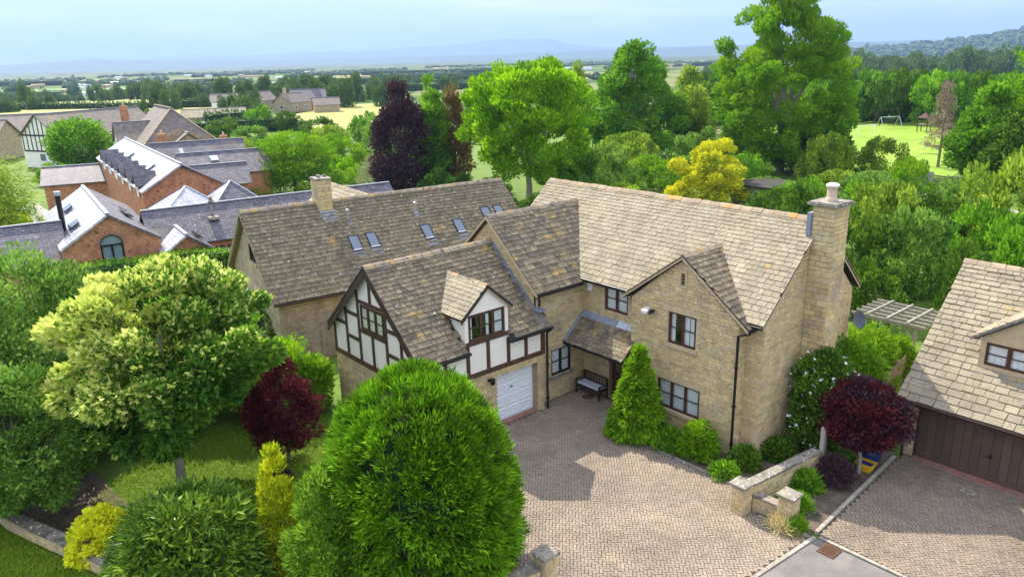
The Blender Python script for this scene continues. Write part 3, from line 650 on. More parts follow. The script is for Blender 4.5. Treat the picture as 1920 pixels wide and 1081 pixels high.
# --- end chimney
def chimney(th, name, x0, x1, y0, y1, z0, z1, capz=.09, pot=True, sm_='stone', rot0=None):
    mb = MB(); mb.box((x0, y0, z0), (x1, y1, z1)); c = build(mb, name, M['mortar'], None, th)
    pc = th.pieces.setdefault('stone', Pieces())
    for (O, a, n, Lg) in (((x0, y0), X1, -Y1, x1-x0), ((x0, y1), -Y1, -X1, y1-y0), ((x1, y0), Y1, X1, y1-y0), ((x1, y1), -X1, Y1, x1-x0)):
        O = np.array((O[0], O[1], 0.)); z = z0; row = 0
        while z < z1-.05:
            ch = min(rnd.uniform(.14, .24), z1-z); s = 0; first = True
            while s < Lg-.02:
                w_ = rnd.uniform(.25, .5); w_ = (.42 if row % 2 else .25) if first else w_; first = False
                if Lg-s-w_ < .12: w_ = Lg-s
                pc.add(O+a*(s+w_/2)+Z1*(z+ch/2)+n*.001, (a)*(w_-.014), Z1*(ch-.014), n*rnd.uniform(.015, .035), c); s += w_
            z += ch; row += 1
    return c
CX0, CX1, CY0, CY1 = 25.12, 26.06, 12.35, 13.18
ch = chimney(H, 'chimney', CX0, CX1, CY0, CY1, 0, 9.0)
mb = MB(); mb.box((CX0-.13, CY0-.13, 9.0), (CX1+.13, CY1+.2, 9.08)); mb.box((CX0-.08, CY0-.08, 9.08), (CX1+.08, CY1+.15, 9.12)); build(mb, 'chimney_cap', M['coping'], ch, H)
mb = MB(); mb.lathe((25.6, 12.8, 9.12), [(.21, 0), (.2, .1), (.17, .14), (.165, .42), (.19, .45), (.19, .5), (.12, .52)], 16); build(mb, 'chimney_pot', M['pot'], ch, H)
mb = MB(); mb.lathe((25.6, 12.8, 9.62), [(.17, 0), (.22, .02), (.22, .08), (.12, .13)], 16); build(mb, 'pot_cowl', M['white'], ch, H)
mb = MB(); mb.box((25.02, 13.18, 7.9), (26.4, 13.34, 8.72)); build(mb, 'flashing', M['lead'], None, H)
# --- lamps, alarm, satellite dish
def lamp(th, p, s=1.0, out_=(0, -1, 0)):
    mb = MB(); p = np.array(p, float); o_ = np.array(out_, float); mb.bar(p, p+o_*.16*s, .03); mb.lathe(p+o_*.18*s, [(.03, .16), (.1*s, .1), (.085*s, .07), (.07*s, -.12), (.03, -.15)], 8); mb.box(p-.05-o_*.0, p+.05); return build(mb, 'wall_lamp', M['black'], None, th)
lamp(H, (16.86, 21.46, 2.2), 1.2)
mb = MB(); mb.box((21.95, 17.85, 4.72), (22.08, 17.99, 4.82)); mb.obox((21.78, 17.78, 4.62), (.16, 0, .05), (0, .26, 0), (-.02, 0, .13)); build(mb, 'security_light', M['white'], None, H)
mb = MB(); mb.box((21.86, 17.62, 4.68), (22.08, 17.74, 4.78)); mb.tube([(21.9, 17.68, 4.74), (21.8, 17.68, 4.66)], .06, 8); build(mb, 'security_light', M['black'], None, H)
mb = MB(); mb.box((22.5, 21.38, 4.62), (22.575, 21.62, 4.95)); mb.poly([(22.495, 21.46, 4.74), (22.495, 21.54, 4.74), (22.495, 21.5, 4.84)]); build(mb, 'alarm_box', M['white'], None, H)
mb = MB(); c = np.array((28.75, 12.75, 3.95)); n_ = U_((-.25, -1, .35)); a_ = U_(np.cross(n_, (0, 0, 1))); b_ = np.cross(a_, n_); V = [c-n_*.1]; Fc = []
for r_, dd in ((.18, -.08), (.34, .0)):
    for k in range(20): t_ = 2*math.pi*k/20; V.append(c+n_*dd+(a_*math.cos(t_)+b_*math.sin(t_)*1.05)*r_)
for k in range(20): Fc += [(0, 1+k, 1+(k+1) % 20), (1+k, 21+k, 21+(k+1) % 20, 1+(k+1) % 20)]
mb.add(V, Fc); mb.bar(c-n_*.1, c-n_*.28+b_*-.1, .03); mb.bar(c-n_*.28, (28.75, 13.2, 3.85), .035); mb.bar(c-b_*.34, c+n_*.42-b_*.1, .02); mb.box(c+n_*.42-b_*.1-.035, c+n_*.42-b_*.1+.035)
build(mb, 'satellite_dish', M['dish'], None, H)
# red brick threshold of the garage and step
for i in range(11):
    mb = MB(); mb.box((DX0+i*.2+.004, 21.52, .0), (DX0+i*.2+.194, 21.8, .07)); build(mb, 'threshold_brick', M['redbrick'], None, H)
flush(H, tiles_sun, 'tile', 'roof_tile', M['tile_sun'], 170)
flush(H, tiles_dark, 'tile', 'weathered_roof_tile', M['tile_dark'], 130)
flush(H, H.pieces['stone'], 'stone', 'wall_stone', M['stone'], 300)

# ================================================================ neighbour's garage house on the right
G = T('garage_house', 'stone house at the right edge with brown boarded double garage door and one dormer', 'house', (26.85, 9.5, 0))
GXW, GXE, GXR, GRZ = 26.85, 26.3, 30.9, 6.45
sgr2 = U_((GXR-GXE, 0, GRZ-2.36)); GSL = math.hypot(GXR-GXE, GRZ-2.36); gsl = (GRZ-2.36)/(GXR-GXE)
wall(G, (GXW, 9.85, 0), -Y1, .42, 2.4, -X1); wall(G, (GXW, 4.6, 0), -Y1, 4, 2.4, -X1)
wall(G, (35.0, 9.85, 0), -X1, 8.15, 2.5, Y1, gable=(4.1, 6.2), stones=False)
wall(G, (GXW, .7, 0), X1, 8.15, 2.5, -Y1, gable=(4.05, 6.2), stones=False); wall(G, (35.0, .7, 0), Y1, 9.15, 2.5, X1, stones=False)
mb = MB(); mb.box((GXW+.1, 4.6, 2.08), (GXW+.18, 9.43, 2.36)); mb.box((GXW-.02, 9.40, 0), (GXW+.12, 9.46, 2.1)); build(mb, 'door_frame', M['brownpl'], None, G)
tp = Pieces()
# door boards
y = 9.40; k = 0
gdr = None
mb = MB(); mb.box((GXW+.13, 4.6, .03), (GXW+.16, 9.4, 2.1)); gdr = build(mb, 'garage_door', M['browndoor'], None, G)
while y > 4.7:
    wb = .29 if k % 8 != 7 else .33
    mb = MB(); mb.box((GXW+.10+rnd.uniform(0, .006), y-wb+.012, .16), (GXW+.13, y-.006, 2.08)); build(mb, 'board', M['browndoor'], gdr, G); y -= wb; k += 1
mb = MB(); mb.box((GXW+.085, 4.7, .03), (GXW+.128, 9.38, .16)); build(mb, 'bottom_rail', M['browndoor'], gdr, G)
mb = MB(); mb.tube([(GXW+.1, 7.06, .92), (GXW+.0, 7.06, .92)], .04); mb.box((GXW-.01, 6.98, .9), (GXW+.02, 7.14, .94)); build(mb, 'door_handle', M['black'], gdr, G)
dk = lambda c: not (4.95 < c[1] < 8.05 and 27.75 < c[0] < 29.2)
r = roof(G, 'roof', tp, (GXE, .5, 2.36), Y1, sgr2, 9.5, GSL, keep=dk, e0=.30, e1=.185, w0=.27, w1=.56, th_=.035)
roof(G, 'roof', tp, (2*GXR-GXE, .5, 2.36), Y1, (-sgr2[0], 0, sgr2[2]), 9.5, GSL, e0=.5, e1=.4, w0=.6, w1=.9)
ridge_tiles(G, r, (GXR, 10.05, GRZ+.04), (GXR, .6, GRZ+.04), material=M['ridge_sun'])
mb = MB(); mb.obox((GXE, 9.9, 2.24), (GXR-GXE, 0, GRZ-2.36), (0, .1, 0), (0, 0, .1)); build(mb, 'verge', M['ashlar'], None, G)
gutter(G, (GXE-.05, .6, 2.30), (GXE-.05, 10.1, 2.30), .06, 'brownpl'); pipe(G, [(GXE, 9.95, 2.28), (26.55, 9.72, 2.1), (26.55, 9.72, .02)], .05, 'brownpl')
slab(G, 'fascia', M['brownpl'], ((GXE+.02, .6, 2.16), (GXE+.05, 10.0, 2.32)), ((GXE+.05, .6, 2.14), (GXW, 9.98, 2.17)))
# dormer of the garage house: y from 8.1 down to 4.9
DXF = 27.68
wall(G, (DXF, 8.1, 0), -Y1, 3.2, 4.86, -X1, gable=(1.6, 6.0), openings=[(.18, 3.02, 3.82, 4.62, .1)], wm=M['ashlar'], stones=False, zs=3.5)
window(G, (DXF, 7.92, 3.82), -Y1, -X1, 2.84, .80, 4, curt=(.85, .85, .85, .85), depth=.05)
mb = MB(); mb.poly([(DXF, 8.1, 3.5), (DXF, 8.1, 4.86), (29.4, 8.1, 4.86)]); build(mb, 'dormer_cheek', M['ashlar'], None, G)
mb = MB(); mb.poly([(DXF, 4.9, 3.5), (29.4, 4.9, 4.86), (DXF, 4.9, 4.86)]); build(mb, 'dormer_cheek', M['ashlar'], None, G)
mb = MB(); mb.obox((DXF-.32, 4.85, 3.36), (0, 3.35, 0), (.34, 0, .3), (0, 0, .02)); build(mb, 'flashing', M['lead'], None, G)
for sgn in (1, -1):
    sd = U_((0, sgn, .72)); r = roof(G, 'roof', tp, (DXF-.12, 6.5-sgn*1.82, 4.72), X1, sd, 3.4, 1.82*math.hypot(1, .72), keep=lambda c: c[2] > 2.36+(c[0]-GXE)*gsl-.15, e0=.24, e1=.2, w0=.25, w1=.5)
    if sgn == 1: ridge_tiles(G, r, (DXF-.12, 6.5, 6.08), (30.5, 6.5, 6.08))
    mb = MB(); mb.obox((DXF-.16, 6.5, 5.98), (0, -sgn*1.9, -1.37), (.24, 0, 0), (0, 0, .09)); build(mb, 'coping', M['coping'], None, G)
for i in range(24):
    mb = MB(); mb.box((GXW-.28, 9.40-i*.2-.194, .0), (GXW+.04, 9.40-i*.2, .05)); build(mb, 'threshold_brick', M['redbrick'], None, G)
flush(G, tp, 'tile', 'roof_tile', M['tile_sun'], 300)
flush(G, G.pieces['stone'], 'stone', 'wall_stone', M['stone'], 300)

# ================================================================ long stone house behind (turned a little)
B = T('long_house', 'long low stone house with a brown tiled roof, six roof windows and a slim chimney', 'house', (9.9, 35.9, 0), TH)
s2 = .892; EN, RN, UN0, UN1 = 35.68, 40.05, 9.65, 25.8
zr = 3+s2*(RN-EN)
tpb = Pieces()
rb = roof(B, 'roof', tpb, (UN0, EN, 3.0), X1, U_((0, 1, s2)), UN1-UN0, (RN-EN)*math.hypot(1, s2), e0=.30, e1=.21, w0=.25, w1=.5)
slope_slab('roof', B, (UN0, 2*RN-EN, 3.0), X1, U_((0, -1, s2)), UN1-UN0, (RN-EN)*math.hypot(1, s2), M['tile_nb'])
ridge_tiles(B, rb, (UN0, RN, zr+.05), (UN1, RN, zr+.05), seg=.5, hw=.18)
wall(B, (10.0, EN+.35, 0), X1, UN1-10.3, 3.2, -Y1, wm=M['nbwall'], stones=False, uv=True)
wall(B, (10.0, 44.05, 0), -Y1, 8.0, 3.2, -X1, gable=(4.0, 6.75), openings=[(3.62, 4.9, 4.22, 5.16, .12), (2.1, 5.0, 0, 2.2, .4)], wm=M['nbwall'], stones=False, uv=True)
wall(B, (UN1-.3, EN+.35, 0), Y1, 8.0, 3.2, X1, gable=(4.0, 6.75), wm=M['nbwall'], stones=False, uv=True); wall(B, (10.0, 44.05, 0), X1, 15.5, 3.2, Y1, wm=M['nbwall'], stones=False, uv=True)
window(B, (10.0, 40.43, 4.22), -Y1, -X1, 1.28, .94, 2, tr=(), curt=(), frame=M['black'], sill=M['ashlar'], fancy=False)
mb = MB(); mb.obox((9.05, 39.05, 2.02), (1.2, 0, .38), (0, 2.9, 0), (0, 0, .05)); build(mb, 'open_garage_door', M['white'], None, B, label='white up and over garage door standing open')
mb = MB(); mb.box((10.3, 39.1, 0), (10.35, 41.9, 2.2)); build(mb, 'garage_opening', M['void'], None, B)
mb = MB(); mb.obox((UN0-.02, RN, zr-.12), (0, -(RN-EN)-.05, -(zr-3)-.05), (.1, 0, 0), (0, 0, .08)); mb.obox((UN0-.02, RN, zr-.12), (0, (RN-EN)+.05, -(zr-3)-.05), (.1, 0, 0), (0, 0, .08)); build(mb, 'verge', M['ashlar'], None, B)
gutter(B, (UN0, EN-.05, 2.92), (UN1, EN-.05, 2.92), .06, 'brownpl')
for i in range(20):
    mb = MB(); mb.box((10.4+i*.78, EN-.0, 2.84), (10.5+i*.78, EN+.35, 2.92)); build(mb, 'rafter_foot', M['timber'], None, B)
zb_ = lambda n: 3+s2*(n-EN)
def onroof(name, u0, u1, n0, n1, m_, lift, th_, parent=None):
    mb = MB(); mb.obox((u0, n0, zb_(n0)+lift), (u1-u0, 0, 0), (0, n1-n0, (n1-n0)*s2), (0, 0, th_)); return build(mb, name, m_, parent, B)
M['skyglass'] = mat('roof window glass', [(.10,.13,.18)], rough=.08, spec=1.0)
for (u, n) in ((14.6, 37.3), (15.62, 37.32), (18.93, 37.3), (21.05, 37.34), (23.2, 37.75), (24.1, 37.75)):
    w = onroof('roof_window', u, u+.62, n, n+.78, M['black'], .03, .09)
    onroof('pane', u+.07, u+.55, n+.07, n+.70, M['skyglass'], .125, .02, w); onroof('blind_edge', u+.05, u+.57, n+.04, n+.07, M['white'], .125, .015, w)
    onroof('flashing', u-.02, u+.64, n-.36, n, M['lead'], .05, .03, w)
for (u, n) in ((15.1, 39.0), (19.15, 38.9)):
    mb = MB(); mb.tube([(u, n, zb_(n)), (u, n-.05, zb_(n)+.45)], .07, 10); mb.lathe((u, n-.05, zb_(n)+.45), [(.1, 0), (.1, .1), (.04, .14)], 10); build(mb, 'roof_vent', M['metal'], None, B); onroof('vent_flashing', u-.16, u+.16, n-.45, n+.1, M['lead'], .05, .03)
c = chimney(B, 'chimney', 13.75, 14.5, 39.5, 40.45, 5.6, 8.15)
mb = MB(); mb.box((13.7, 39.45, 8.15), (14.55, 40.5, 8.25)); mb.lathe((14.0, 39.95, 8.25), [(.13, 0), (.12, .15), (.08, .16)], 10); mb.lathe((14.35, 39.95, 8.25), [(.1, 0), (.1, .1), (.08, .12)], 8); build(mb, 'chimney_cap', M['coping'], c, B)
onroof('flashing', 13.75, 14.6, 38.95, 39.5, M['lead'], .06, .03)
# rear wing of the long house
slope_slab('roof', B, (14.6, 41.0, 3.1), Y1, U_((3.7, 0, 3.2)), 9.6, math.hypot(3.7, 3.2), M['tile_sun']); rr = B.o.children[-1]  # left slope in the pale tile: its sunlit look put into colour
tile_slope(tpb2 := Pieces(), rr, (14.6, 41.0, 3.1), Y1, U_((3.7, 0, 3.2)), 9.6, math.hypot(3.7, 3.2), e0=.3, e1=.25, w0=.3, w1=.5)
slope_slab('roof', B, (22.0, 41.0, 3.1), Y1, U_((-3.7, 0, 3.2)), 9.6, math.hypot(3.7, 3.2), M['tile_nb'])
ridge_tiles(B, rr, (18.3, 41.5, 6.35), (18.3, 50.6, 6.35), seg=.5)
mb = MB(); mb.box((14.9, 42, 0), (21.7, 50.3, 3.1)); mb.poly([(14.9, 50.3, 3.1), (21.7, 50.3, 3.1), (18.3, 50.3, 6.1)]); build(mb, 'wall', M['nbwall'], None, B, uv=True)
flush(B, tpb, 'tile', 'weathered_roof_tile', M['tile_nb'], 220)
flush(B, tpb2, 'tile', 'roof_tile', M['tile_sun'], 80)
flush(B, B.pieces['stone'], 'stone', 'chimney_stone', M['stone'], 60)

# ================================================================ ground, drives, road
def sheet(name, P, z, m_, kind='structure', uv=False, parent=None):
    mb = MB(); P = [(p[0], p[1], z) for p in P]
    ar = sum(P[i][0]*P[(i+1) % len(P)][1]-P[(i+1) % len(P)][0]*P[i][1] for i in range(len(P)))
    mb.poly(P if ar > 0 else P[::-1], .3); return build(mb, name, m_, parent, None, kind=kind, uv=uv)
def plainmat():
    Mt = bpy.data.materials.new('patchwork plain'); Mt.use_nodes = True; t = Mt.node_tree; t.nodes.clear(); L = t.links.new
    o = N(t, 'ShaderNodeOutputMaterial'); p = N(t, 'ShaderNodeBsdfPrincipled'); p.inputs['Roughness'].default_value = .95; p.inputs['Specular IOR Level'].default_value = .1
    g = N(t, 'ShaderNodeNewGeometry'); mp = N(t, 'ShaderNodeMapping'); mp.inputs['Scale'].default_value = (.0042, .0055, 0); mp.inputs['Rotation'].default_value = (0, 0, .5)
    v = N(t, 'ShaderNodeTexVoronoi', feature='F1', distance='MINKOWSKI'); v.inputs['Exponent'].default_value = 6; v.inputs['Scale'].default_value = 1
    L(g.outputs['Position'], mp.inputs[0]); L(mp.outputs[0], v.inputs['Vector'])
    sp = N(t, 'ShaderNodeSeparateColor'); L(v.outputs['Color'], sp.inputs[0]); cr = N(t, 'ShaderNodeValToRGB'); cr.color_ramp.interpolation = 'CONSTANT'; e = cr.color_ramp.elements
    cols = [(.05,.10,.025), (.09,.15,.03), (.17,.18,.07), (.06,.12,.025), (.10,.16,.035), (.22,.20,.10), (.045,.09,.02), (.11,.17,.04)]
    while len(e) < len(cols): e.new(.5)
    for i, c in enumerate(cols): e[i].position = i/len(cols); e[i].color = hexl(c)
    L(sp.outputs[0], cr.inputs[0]); n1 = N(t, 'ShaderNodeTexNoise'); n1.inputs['Scale'].default_value = .02; n1.inputs['Detail'].default_value = 8; L(g.outputs['Position'], n1.inputs['Vector'])
    mr = N(t, 'ShaderNodeMapRange'); mr.inputs[1].default_value = .3; mr.inputs[2].default_value = .7; mr.inputs[3].default_value = .75; mr.inputs[4].default_value = 1.25; L(n1.outputs['Fac'], mr.inputs[0])
    cb = N(t, 'ShaderNodeCombineColor'); mm = N(t, 'ShaderNodeMixRGB', blend_type='MULTIPLY'); mm.inputs[0].default_value = 1
    for k in range(3): L(mr.outputs[0], cb.inputs[k])
    L(cr.outputs[0], mm.inputs[1]); L(cb.outputs[0], mm.inputs[2]); L(mm.outputs[0], p.inputs['Base Color']); L(p.outputs[0], o.inputs[0]); return Mt
M['plain'] = plainmat()
mb = MB(); rs = [60, 180, 270]+[270+1100*k/16 for k in range(1, 17)]+[1800, 2600, 4000, 7000, 15000]; V = [(0, 0, -.25)]
for r in rs: V += [(r*math.cos(i*math.pi/36), r*math.sin(i*math.pi/36), -.25+float(terrain(r))) for i in range(72)]
mb.add(V, [(0, 1+i, 1+(i+1) % 72) for i in range(72)]+[(1+k*72+i, 73+k*72+i, 73+k*72+(i+1) % 72, 1+k*72+(i+1) % 72) for k in range(len(rs)-1) for i in range(72)], .3); build(mb, 'ground', M['plain'], None, None, kind='structure', smooth=True)
def warp(x, y):
    """where the line of sight through a point of the level ground meets the falling plain, and how much farther that is"""
    d = math.hypot(x, y); s = 1.0
    for _ in range(4000):
        if CAM_H-CAM_H*s <= float(terrain(d*s)): break
        s *= 1.004
    return x*s, y*s, float(terrain(d*s)), s
def drape(name, Q, m_, n=14):
    Q = [np.array(warp(*q)[:2]) for q in Q]; V = []; mb = MB()
    for i in range(n+1):
        for j in range(n+1):
            u, v = i/n, j/n; p = (Q[0]*(1-u)+Q[1]*u)*(1-v)+(Q[3]*(1-u)+Q[2]*u)*v; V.append((p[0], p[1], float(terrain(np.hypot(*p)))+.35))
    mb.add(V, [(i*(n+1)+j, (i+1)*(n+1)+j, (i+1)*(n+1)+j+1, i*(n+1)+j+1) for i in range(n) for j in range(n)], .3); return build(mb, name, m_, None, None, kind='structure', smooth=True)
sheet('garden_ground', [(-25, -12), (60, -12), (110, 10), (125, 45), (115, 100), (80, 150), (55, 205), (10, 205), (-20, 120), (-25, 30)], -.05, M['lawn'])
drive = [(12.0, 21.45), (19.8, 21.45), (19.84, 21.9), (22.55, 21.9), (22.55, 19.7), (21.3, 19.3), (20.4, 18.6), (20.42, 12.75), (19.55, 11.2), (19.72, 9.42), (8.5, 10.2), (9.0, 14.5), (12.0, 17.0)]
drive2 = [(19.9, 9.30), (26.80, 9.75), (26.80, .4), (19.9, .4)]
def inpoly(x, y, P):
    c = False; j = len(P)-1
    for i in range(len(P)):
        if (P[i][1] > y) != (P[j][1] > y) and x < (P[j][0]-P[i][0])*(y-P[i][1])/(P[j][1]-P[i][1])+P[i][0]: c = not c
        j = i
    return c
def edge_dist(x, y, P):
    d = 9
    for i in range(len(P)):
        a = np.array(P[i]); b = np.array(P[(i+1) % len(P)]); t = np.clip(np.dot((x, y)-a, b-a)/np.dot(b-a, b-a), 0, 1); d = min(d, np.linalg.norm((x, y)-(a+t*(b-a))))
    return d
def herringbone(name, P, material, ang, z=.0):
    base = sheet(name, P, z, M['joint']); pc = Pieces(); w = .105; ca, sa = math.cos(ang), math.sin(ang)
    cx = sum(p[0] for p in P)/len(P); cy = sum(p[1] for p in P)/len(P); K = 110
    for c in range(-K, K):
        for r in range(-K, K):
            m4 = (c-r) % 4
            if m4 == 0: u, v, lu, lv = (c+1)*w, (r+.5)*w, 2*w, w
            elif m4 == 3: u, v, lu, lv = (c+.5)*w, (r+1)*w, w, 2*w
            else: continue
            x = cx+u*ca-v*sa; y = cy+u*sa+v*ca
            if not inpoly(x, y, P) or edge_dist(x, y, P) < .02: continue
            t1, t2 = rnd.uniform(-.02, .02), rnd.uniform(-.02, .02)
            gp = .013
            if lu > lv: X = np.array((ca*(lu-gp), sa*(lu-gp), t1*.2)); Y = np.array((-sa*(lv-gp), ca*(lv-gp), 0))
            else: X = np.array((ca*(lu-gp), sa*(lu-gp), 0)); Y = np.array((-sa*(lv-gp), ca*(lv-gp), t2*.2))
            pc.add((x, y, z+.002), X, Y, (0, 0, rnd.uniform(.014, .024)), base)
    flush(None, pc, 'block', 'paving_block', material, 300, parent_all=base)
    return base
dr1 = herringbone('driveway', drive, M['paver'], math.radians(46))
dr2 = herringbone('driveway', drive2, M['paverd'], math.radians(44))
sheet('road', [(-10, 11.36), (19.72, 9.34), (19.75, .4), (19.75, -6), (-10, -6)], -.01, M['asphalt'])
sheet('path', [(22.6, 22.0), (22.62, 19.0), (22.0, 19.0), (22.0, 22.0)], -.004, M['joint'])
def kerb_run(name, pts, w=.12, h=.03, z=0, m_='kerb', seg=.6):
    for p, q in zip(pts[:-1], pts[1:]):
        p = np.array((*p, z)); q = np.array((*q, z)); d = q-p; Ln = np.linalg.norm(d); d /= Ln; k = max(1, round(Ln/seg)); s = np.array((-d[1], d[0], 0))
        for i in range(k):
            mb = MB(); mb.obox(p+d*(i*Ln/k+.006)-s*w/2+(0, 0, -.05), d*(Ln/k-.012), s*w, (0, 0, h+.05+rnd.uniform(-.004, .006))); build(mb, name, M[m_], None, None, kind='structure')
kerb_run('kerb', [(12.0, 9.86), (19.72, 9.34)]); kerb_run('kerb', [(19.83, 9.25), (19.83, .6)]); kerb_run('kerb', [(19.95, 9.42), (26.3, 9.84)], h=.06)
kerb_run('kerb', [(19.62, 9.55), (19.45, 11.1)], h=.04)
kerb_run('edging_stone', [(20.42, 12.7), (20.36, 18.6), (21.2, 19.25)], w=.11, h=.07, seg=.26, m_='coping')
sheet('flower_bed', [(20.45, 12.7), (22.1, 12.7), (22.1, 18.8), (21.3, 19.2), (20.45, 18.6)], .012, M['soil'])
sheet('flower_bed', [(19.55, 9.5), (26.4, 9.9), (27.5, 11.4), (22.6, 13.2), (20.0, 12.6), (19.5, 11.2)], .008, M['soil'])
sheet('flower_bed', [(1.1, 29.6), (1.6, 27.2), (2.6, 24.3), (3.7, 21.3), (5.4, 18.9), (8.5, 16.9), (12.2, 15.4), (12.2, 18.0), (9.5, 19.6), (6.5, 21.3), (5.0, 23.6), (4.4, 27.0), (4.2, 30.0)], -.03, M['soil'])
def cast_cover(name, lab, x, y, r=.0, rect=None, ang=0, m_='rust', n=8):
    t = T(name, lab, 'drain cover', (x, y, 0), ang); c, s = x*math.cos(ang)+y*math.sin(ang), -x*math.sin(ang)+y*math.cos(ang); t.base = np.array((c, s, 0.)); t.o.location = (x, y, 0)
    w, h = rect; mb = MB(); zt = .028; f = .035
    mb.box((c-w/2, s-h/2, 0), (c+w/2, s-h/2+f, zt)); mb.box((c-w/2, s+h/2-f, 0), (c+w/2, s+h/2, zt)); mb.box((c-w/2, s-h/2+f, 0), (c-w/2+f, s+h/2-f, zt)); mb.box((c+w/2-f, s-h/2+f, 0), (c+w/2, s+h/2-f, zt)); build(mb, 'frame', M[m_], None, t)
    mb = MB(); mb.box((c-w/2+f, s-h/2+f, .001), (c+w/2-f, s+h/2-f, .006)); build(mb, 'drain_pit', M['void'], None, t)
    for i in range(n):
        xx = c-w/2+f+(w-2*f)*(i+.5)/n; mb = MB(); mb.box((xx-.014, s-h/2+f, .008), (xx+.014, s+h/2-f, zt-.004)); build(mb, 'bar', M[m_], None, t)
cast_cover('drain_grate', 'rusty square slotted drain grate in the grey road beside the kerb corner', 19.42, 8.72, rect=(.55, .5), ang=0, n=9)
cast_cover('drain_grate', 'small dark drain in the paving in front of the brown garage doors', 25.74, 7.19, rect=(.42, .26), ang=math.pi/2, n=3, m_='kerb')
t = T('manhole_cover', 'round dark manhole cover in the paving beside the garden bench', 'manhole cover', (21.95, 21.0, 0)); mb = MB(); mb.lathe((21.95, 21.0, .0), [(.30, 0), (.30, .026), (.24, .03)], 20); build(mb, 'lid', M['rust'], None, t)
mb = MB(); mb.lathe((21.95, 21.0, .0), [(.38, 0), (.38, .022), (.3, .024)], 20); build(mb, 'ring', M['kerb'], None, t)

# ---------------------------------------------------------------- garden walls and pillars
def stone_run(th, name, p, q, h, w=.26, cap=True, z0=0, course=.13):
    p = np.array((p[0], p[1], z0)); q = np.array((q[0], q[1], z0)); d = q-p; Ln = np.linalg.norm(d); d /= Ln; s = np.array((-d[1], d[0], 0))
    mb = MB(); mb.obox(p-s*w/2, d*Ln, s*w, (0, 0, h)); c = build(mb, name, M['mortar'], None, th); pc = th.pieces.setdefault('stone', Pieces())
    for (O, a, n, L_) in ((p-s*w/2, d, -s, Ln), (q+s*w/2, -d, s, Ln), (p+s*w/2, -s, -d, w), (q-s*w/2, s, d, w)):
        z = 0; row = 0
        while z < h-.03:
            ch_ = min(rnd.uniform(course*.8, course*1.3), h-z); u = 0; first = True
            while u < L_-.02:
                w_ = rnd.uniform(.16, .38); w_ = (.3 if row % 2 else .16) if first else w_; first = False
                if L_-u-w_ < .08: w_ = L_-u
                pc.add(O+a*(u+w_/2)+Z1*(z+ch_/2)+n*.001, a*(w_-.012), Z1*(ch_-.012), n*rnd.uniform(.012, .028), c); u += w_
            z += ch_; row += 1
    if cap:
        k = max(1, round(Ln/.55))
        for i in range(k):
            mb = MB(); mb.obox(p+d*(i*Ln/k+.004)-s*(w/2+.05)+Z1*h, d*(Ln/k-.008), s*(w+.1), (0, 0, .07+rnd.uniform(-.008, .008))); build(mb, 'coping_stone', M['coping'], c, th)
    return c
def pillar(lab, x, y, h, w=.46, ang=0):
    t = T('gate_pillar', lab, 'stone pillar', (x, y, 0)); a = np.array((math.cos(ang), math.sin(ang))); stone_run(t, 'shaft', np.array((x, y))-a*w/2, np.array((x, y))+a*w/2, h, w, cap=False)
    mb = MB(); mb.lathe((x, y, h), [((w/2+.07)*1.414, 0), ((w/2+.07)*1.414, .07), ((w/2-.02)*1.414, .1), (.02, .13)], 4)
    mb.v = [(x+(vx-x)*math.cos(math.pi/4+ang)-(vy-y)*math.sin(math.pi/4+ang), y+(vx-x)*math.sin(math.pi/4+ang)+(vy-y)*math.cos(math.pi/4+ang), vz) for vx, vy, vz in mb.v]; build(mb, 'pillar_cap', M['coping'], None, t)
    flush(t, t.pieces['stone'], 'stone', 'stone', M['stone'], 80); return t
pillar('buff stone pillar at the house end of the low wall, beside the main drive', 19.28, 11.66, .98)
pillar('buff stone pillar nearer the road with a pale speckled cap', 19.80, 10.30, .98)
pillar('stone pillar at the bottom edge beside the big clipped conifer', 12.25, 13.35, .95)
t = T('garden_wall', 'buff stone wall running back from the pillar to the wooden gate beside the house', 'wall', (19.6, 11.6, 0)); stone_run(t, 'wall', (19.55, 11.62), (23.2, 11.22), .86, .26); flush(t, t.pieces['stone'], 'stone', 'stone', M['stone'], 120)
t = T('garden_wall', 'very low stone wall linking the two drive pillars', 'wall', (19.8, 11.0, 0)); stone_run(t, 'wall', (19.72, 11.45), (19.80, 10.52), .5, .24); flush(t, t.pieces['stone'], 'stone', 'stone', M['stone'], 60)
t = T('garden_wall', 'short dark capped stone wall in front of the big conifer at the bottom edge', 'wall', (11, 13.3, 0)); stone_run(t, 'wall', (8.6, 13.9), (12.0, 13.4), .62, .28); flush(t, t.pieces['stone'], 'stone', 'stone', M['stone'], 60)
t = T('garden_wall', 'curved low stone wall edging the lawn below the yellow shrub', 'wall', (2.5, 23.6, 0))
cp = [(.75, 30.5), (1.0, 28.6), (1.32, 27.0), (1.75, 25.8), (2.3, 24.4), (2.78, 23.0), (3.3, 21.6), (4.0, 20.2), (5.0, 18.8)]
for p, q in zip(cp[:-1], cp[1:]): stone_run(t, 'wall_section', p, q, .42, .3)
flush(t, t.pieces['stone'], 'stone', 'stone', M['stone'], 140)

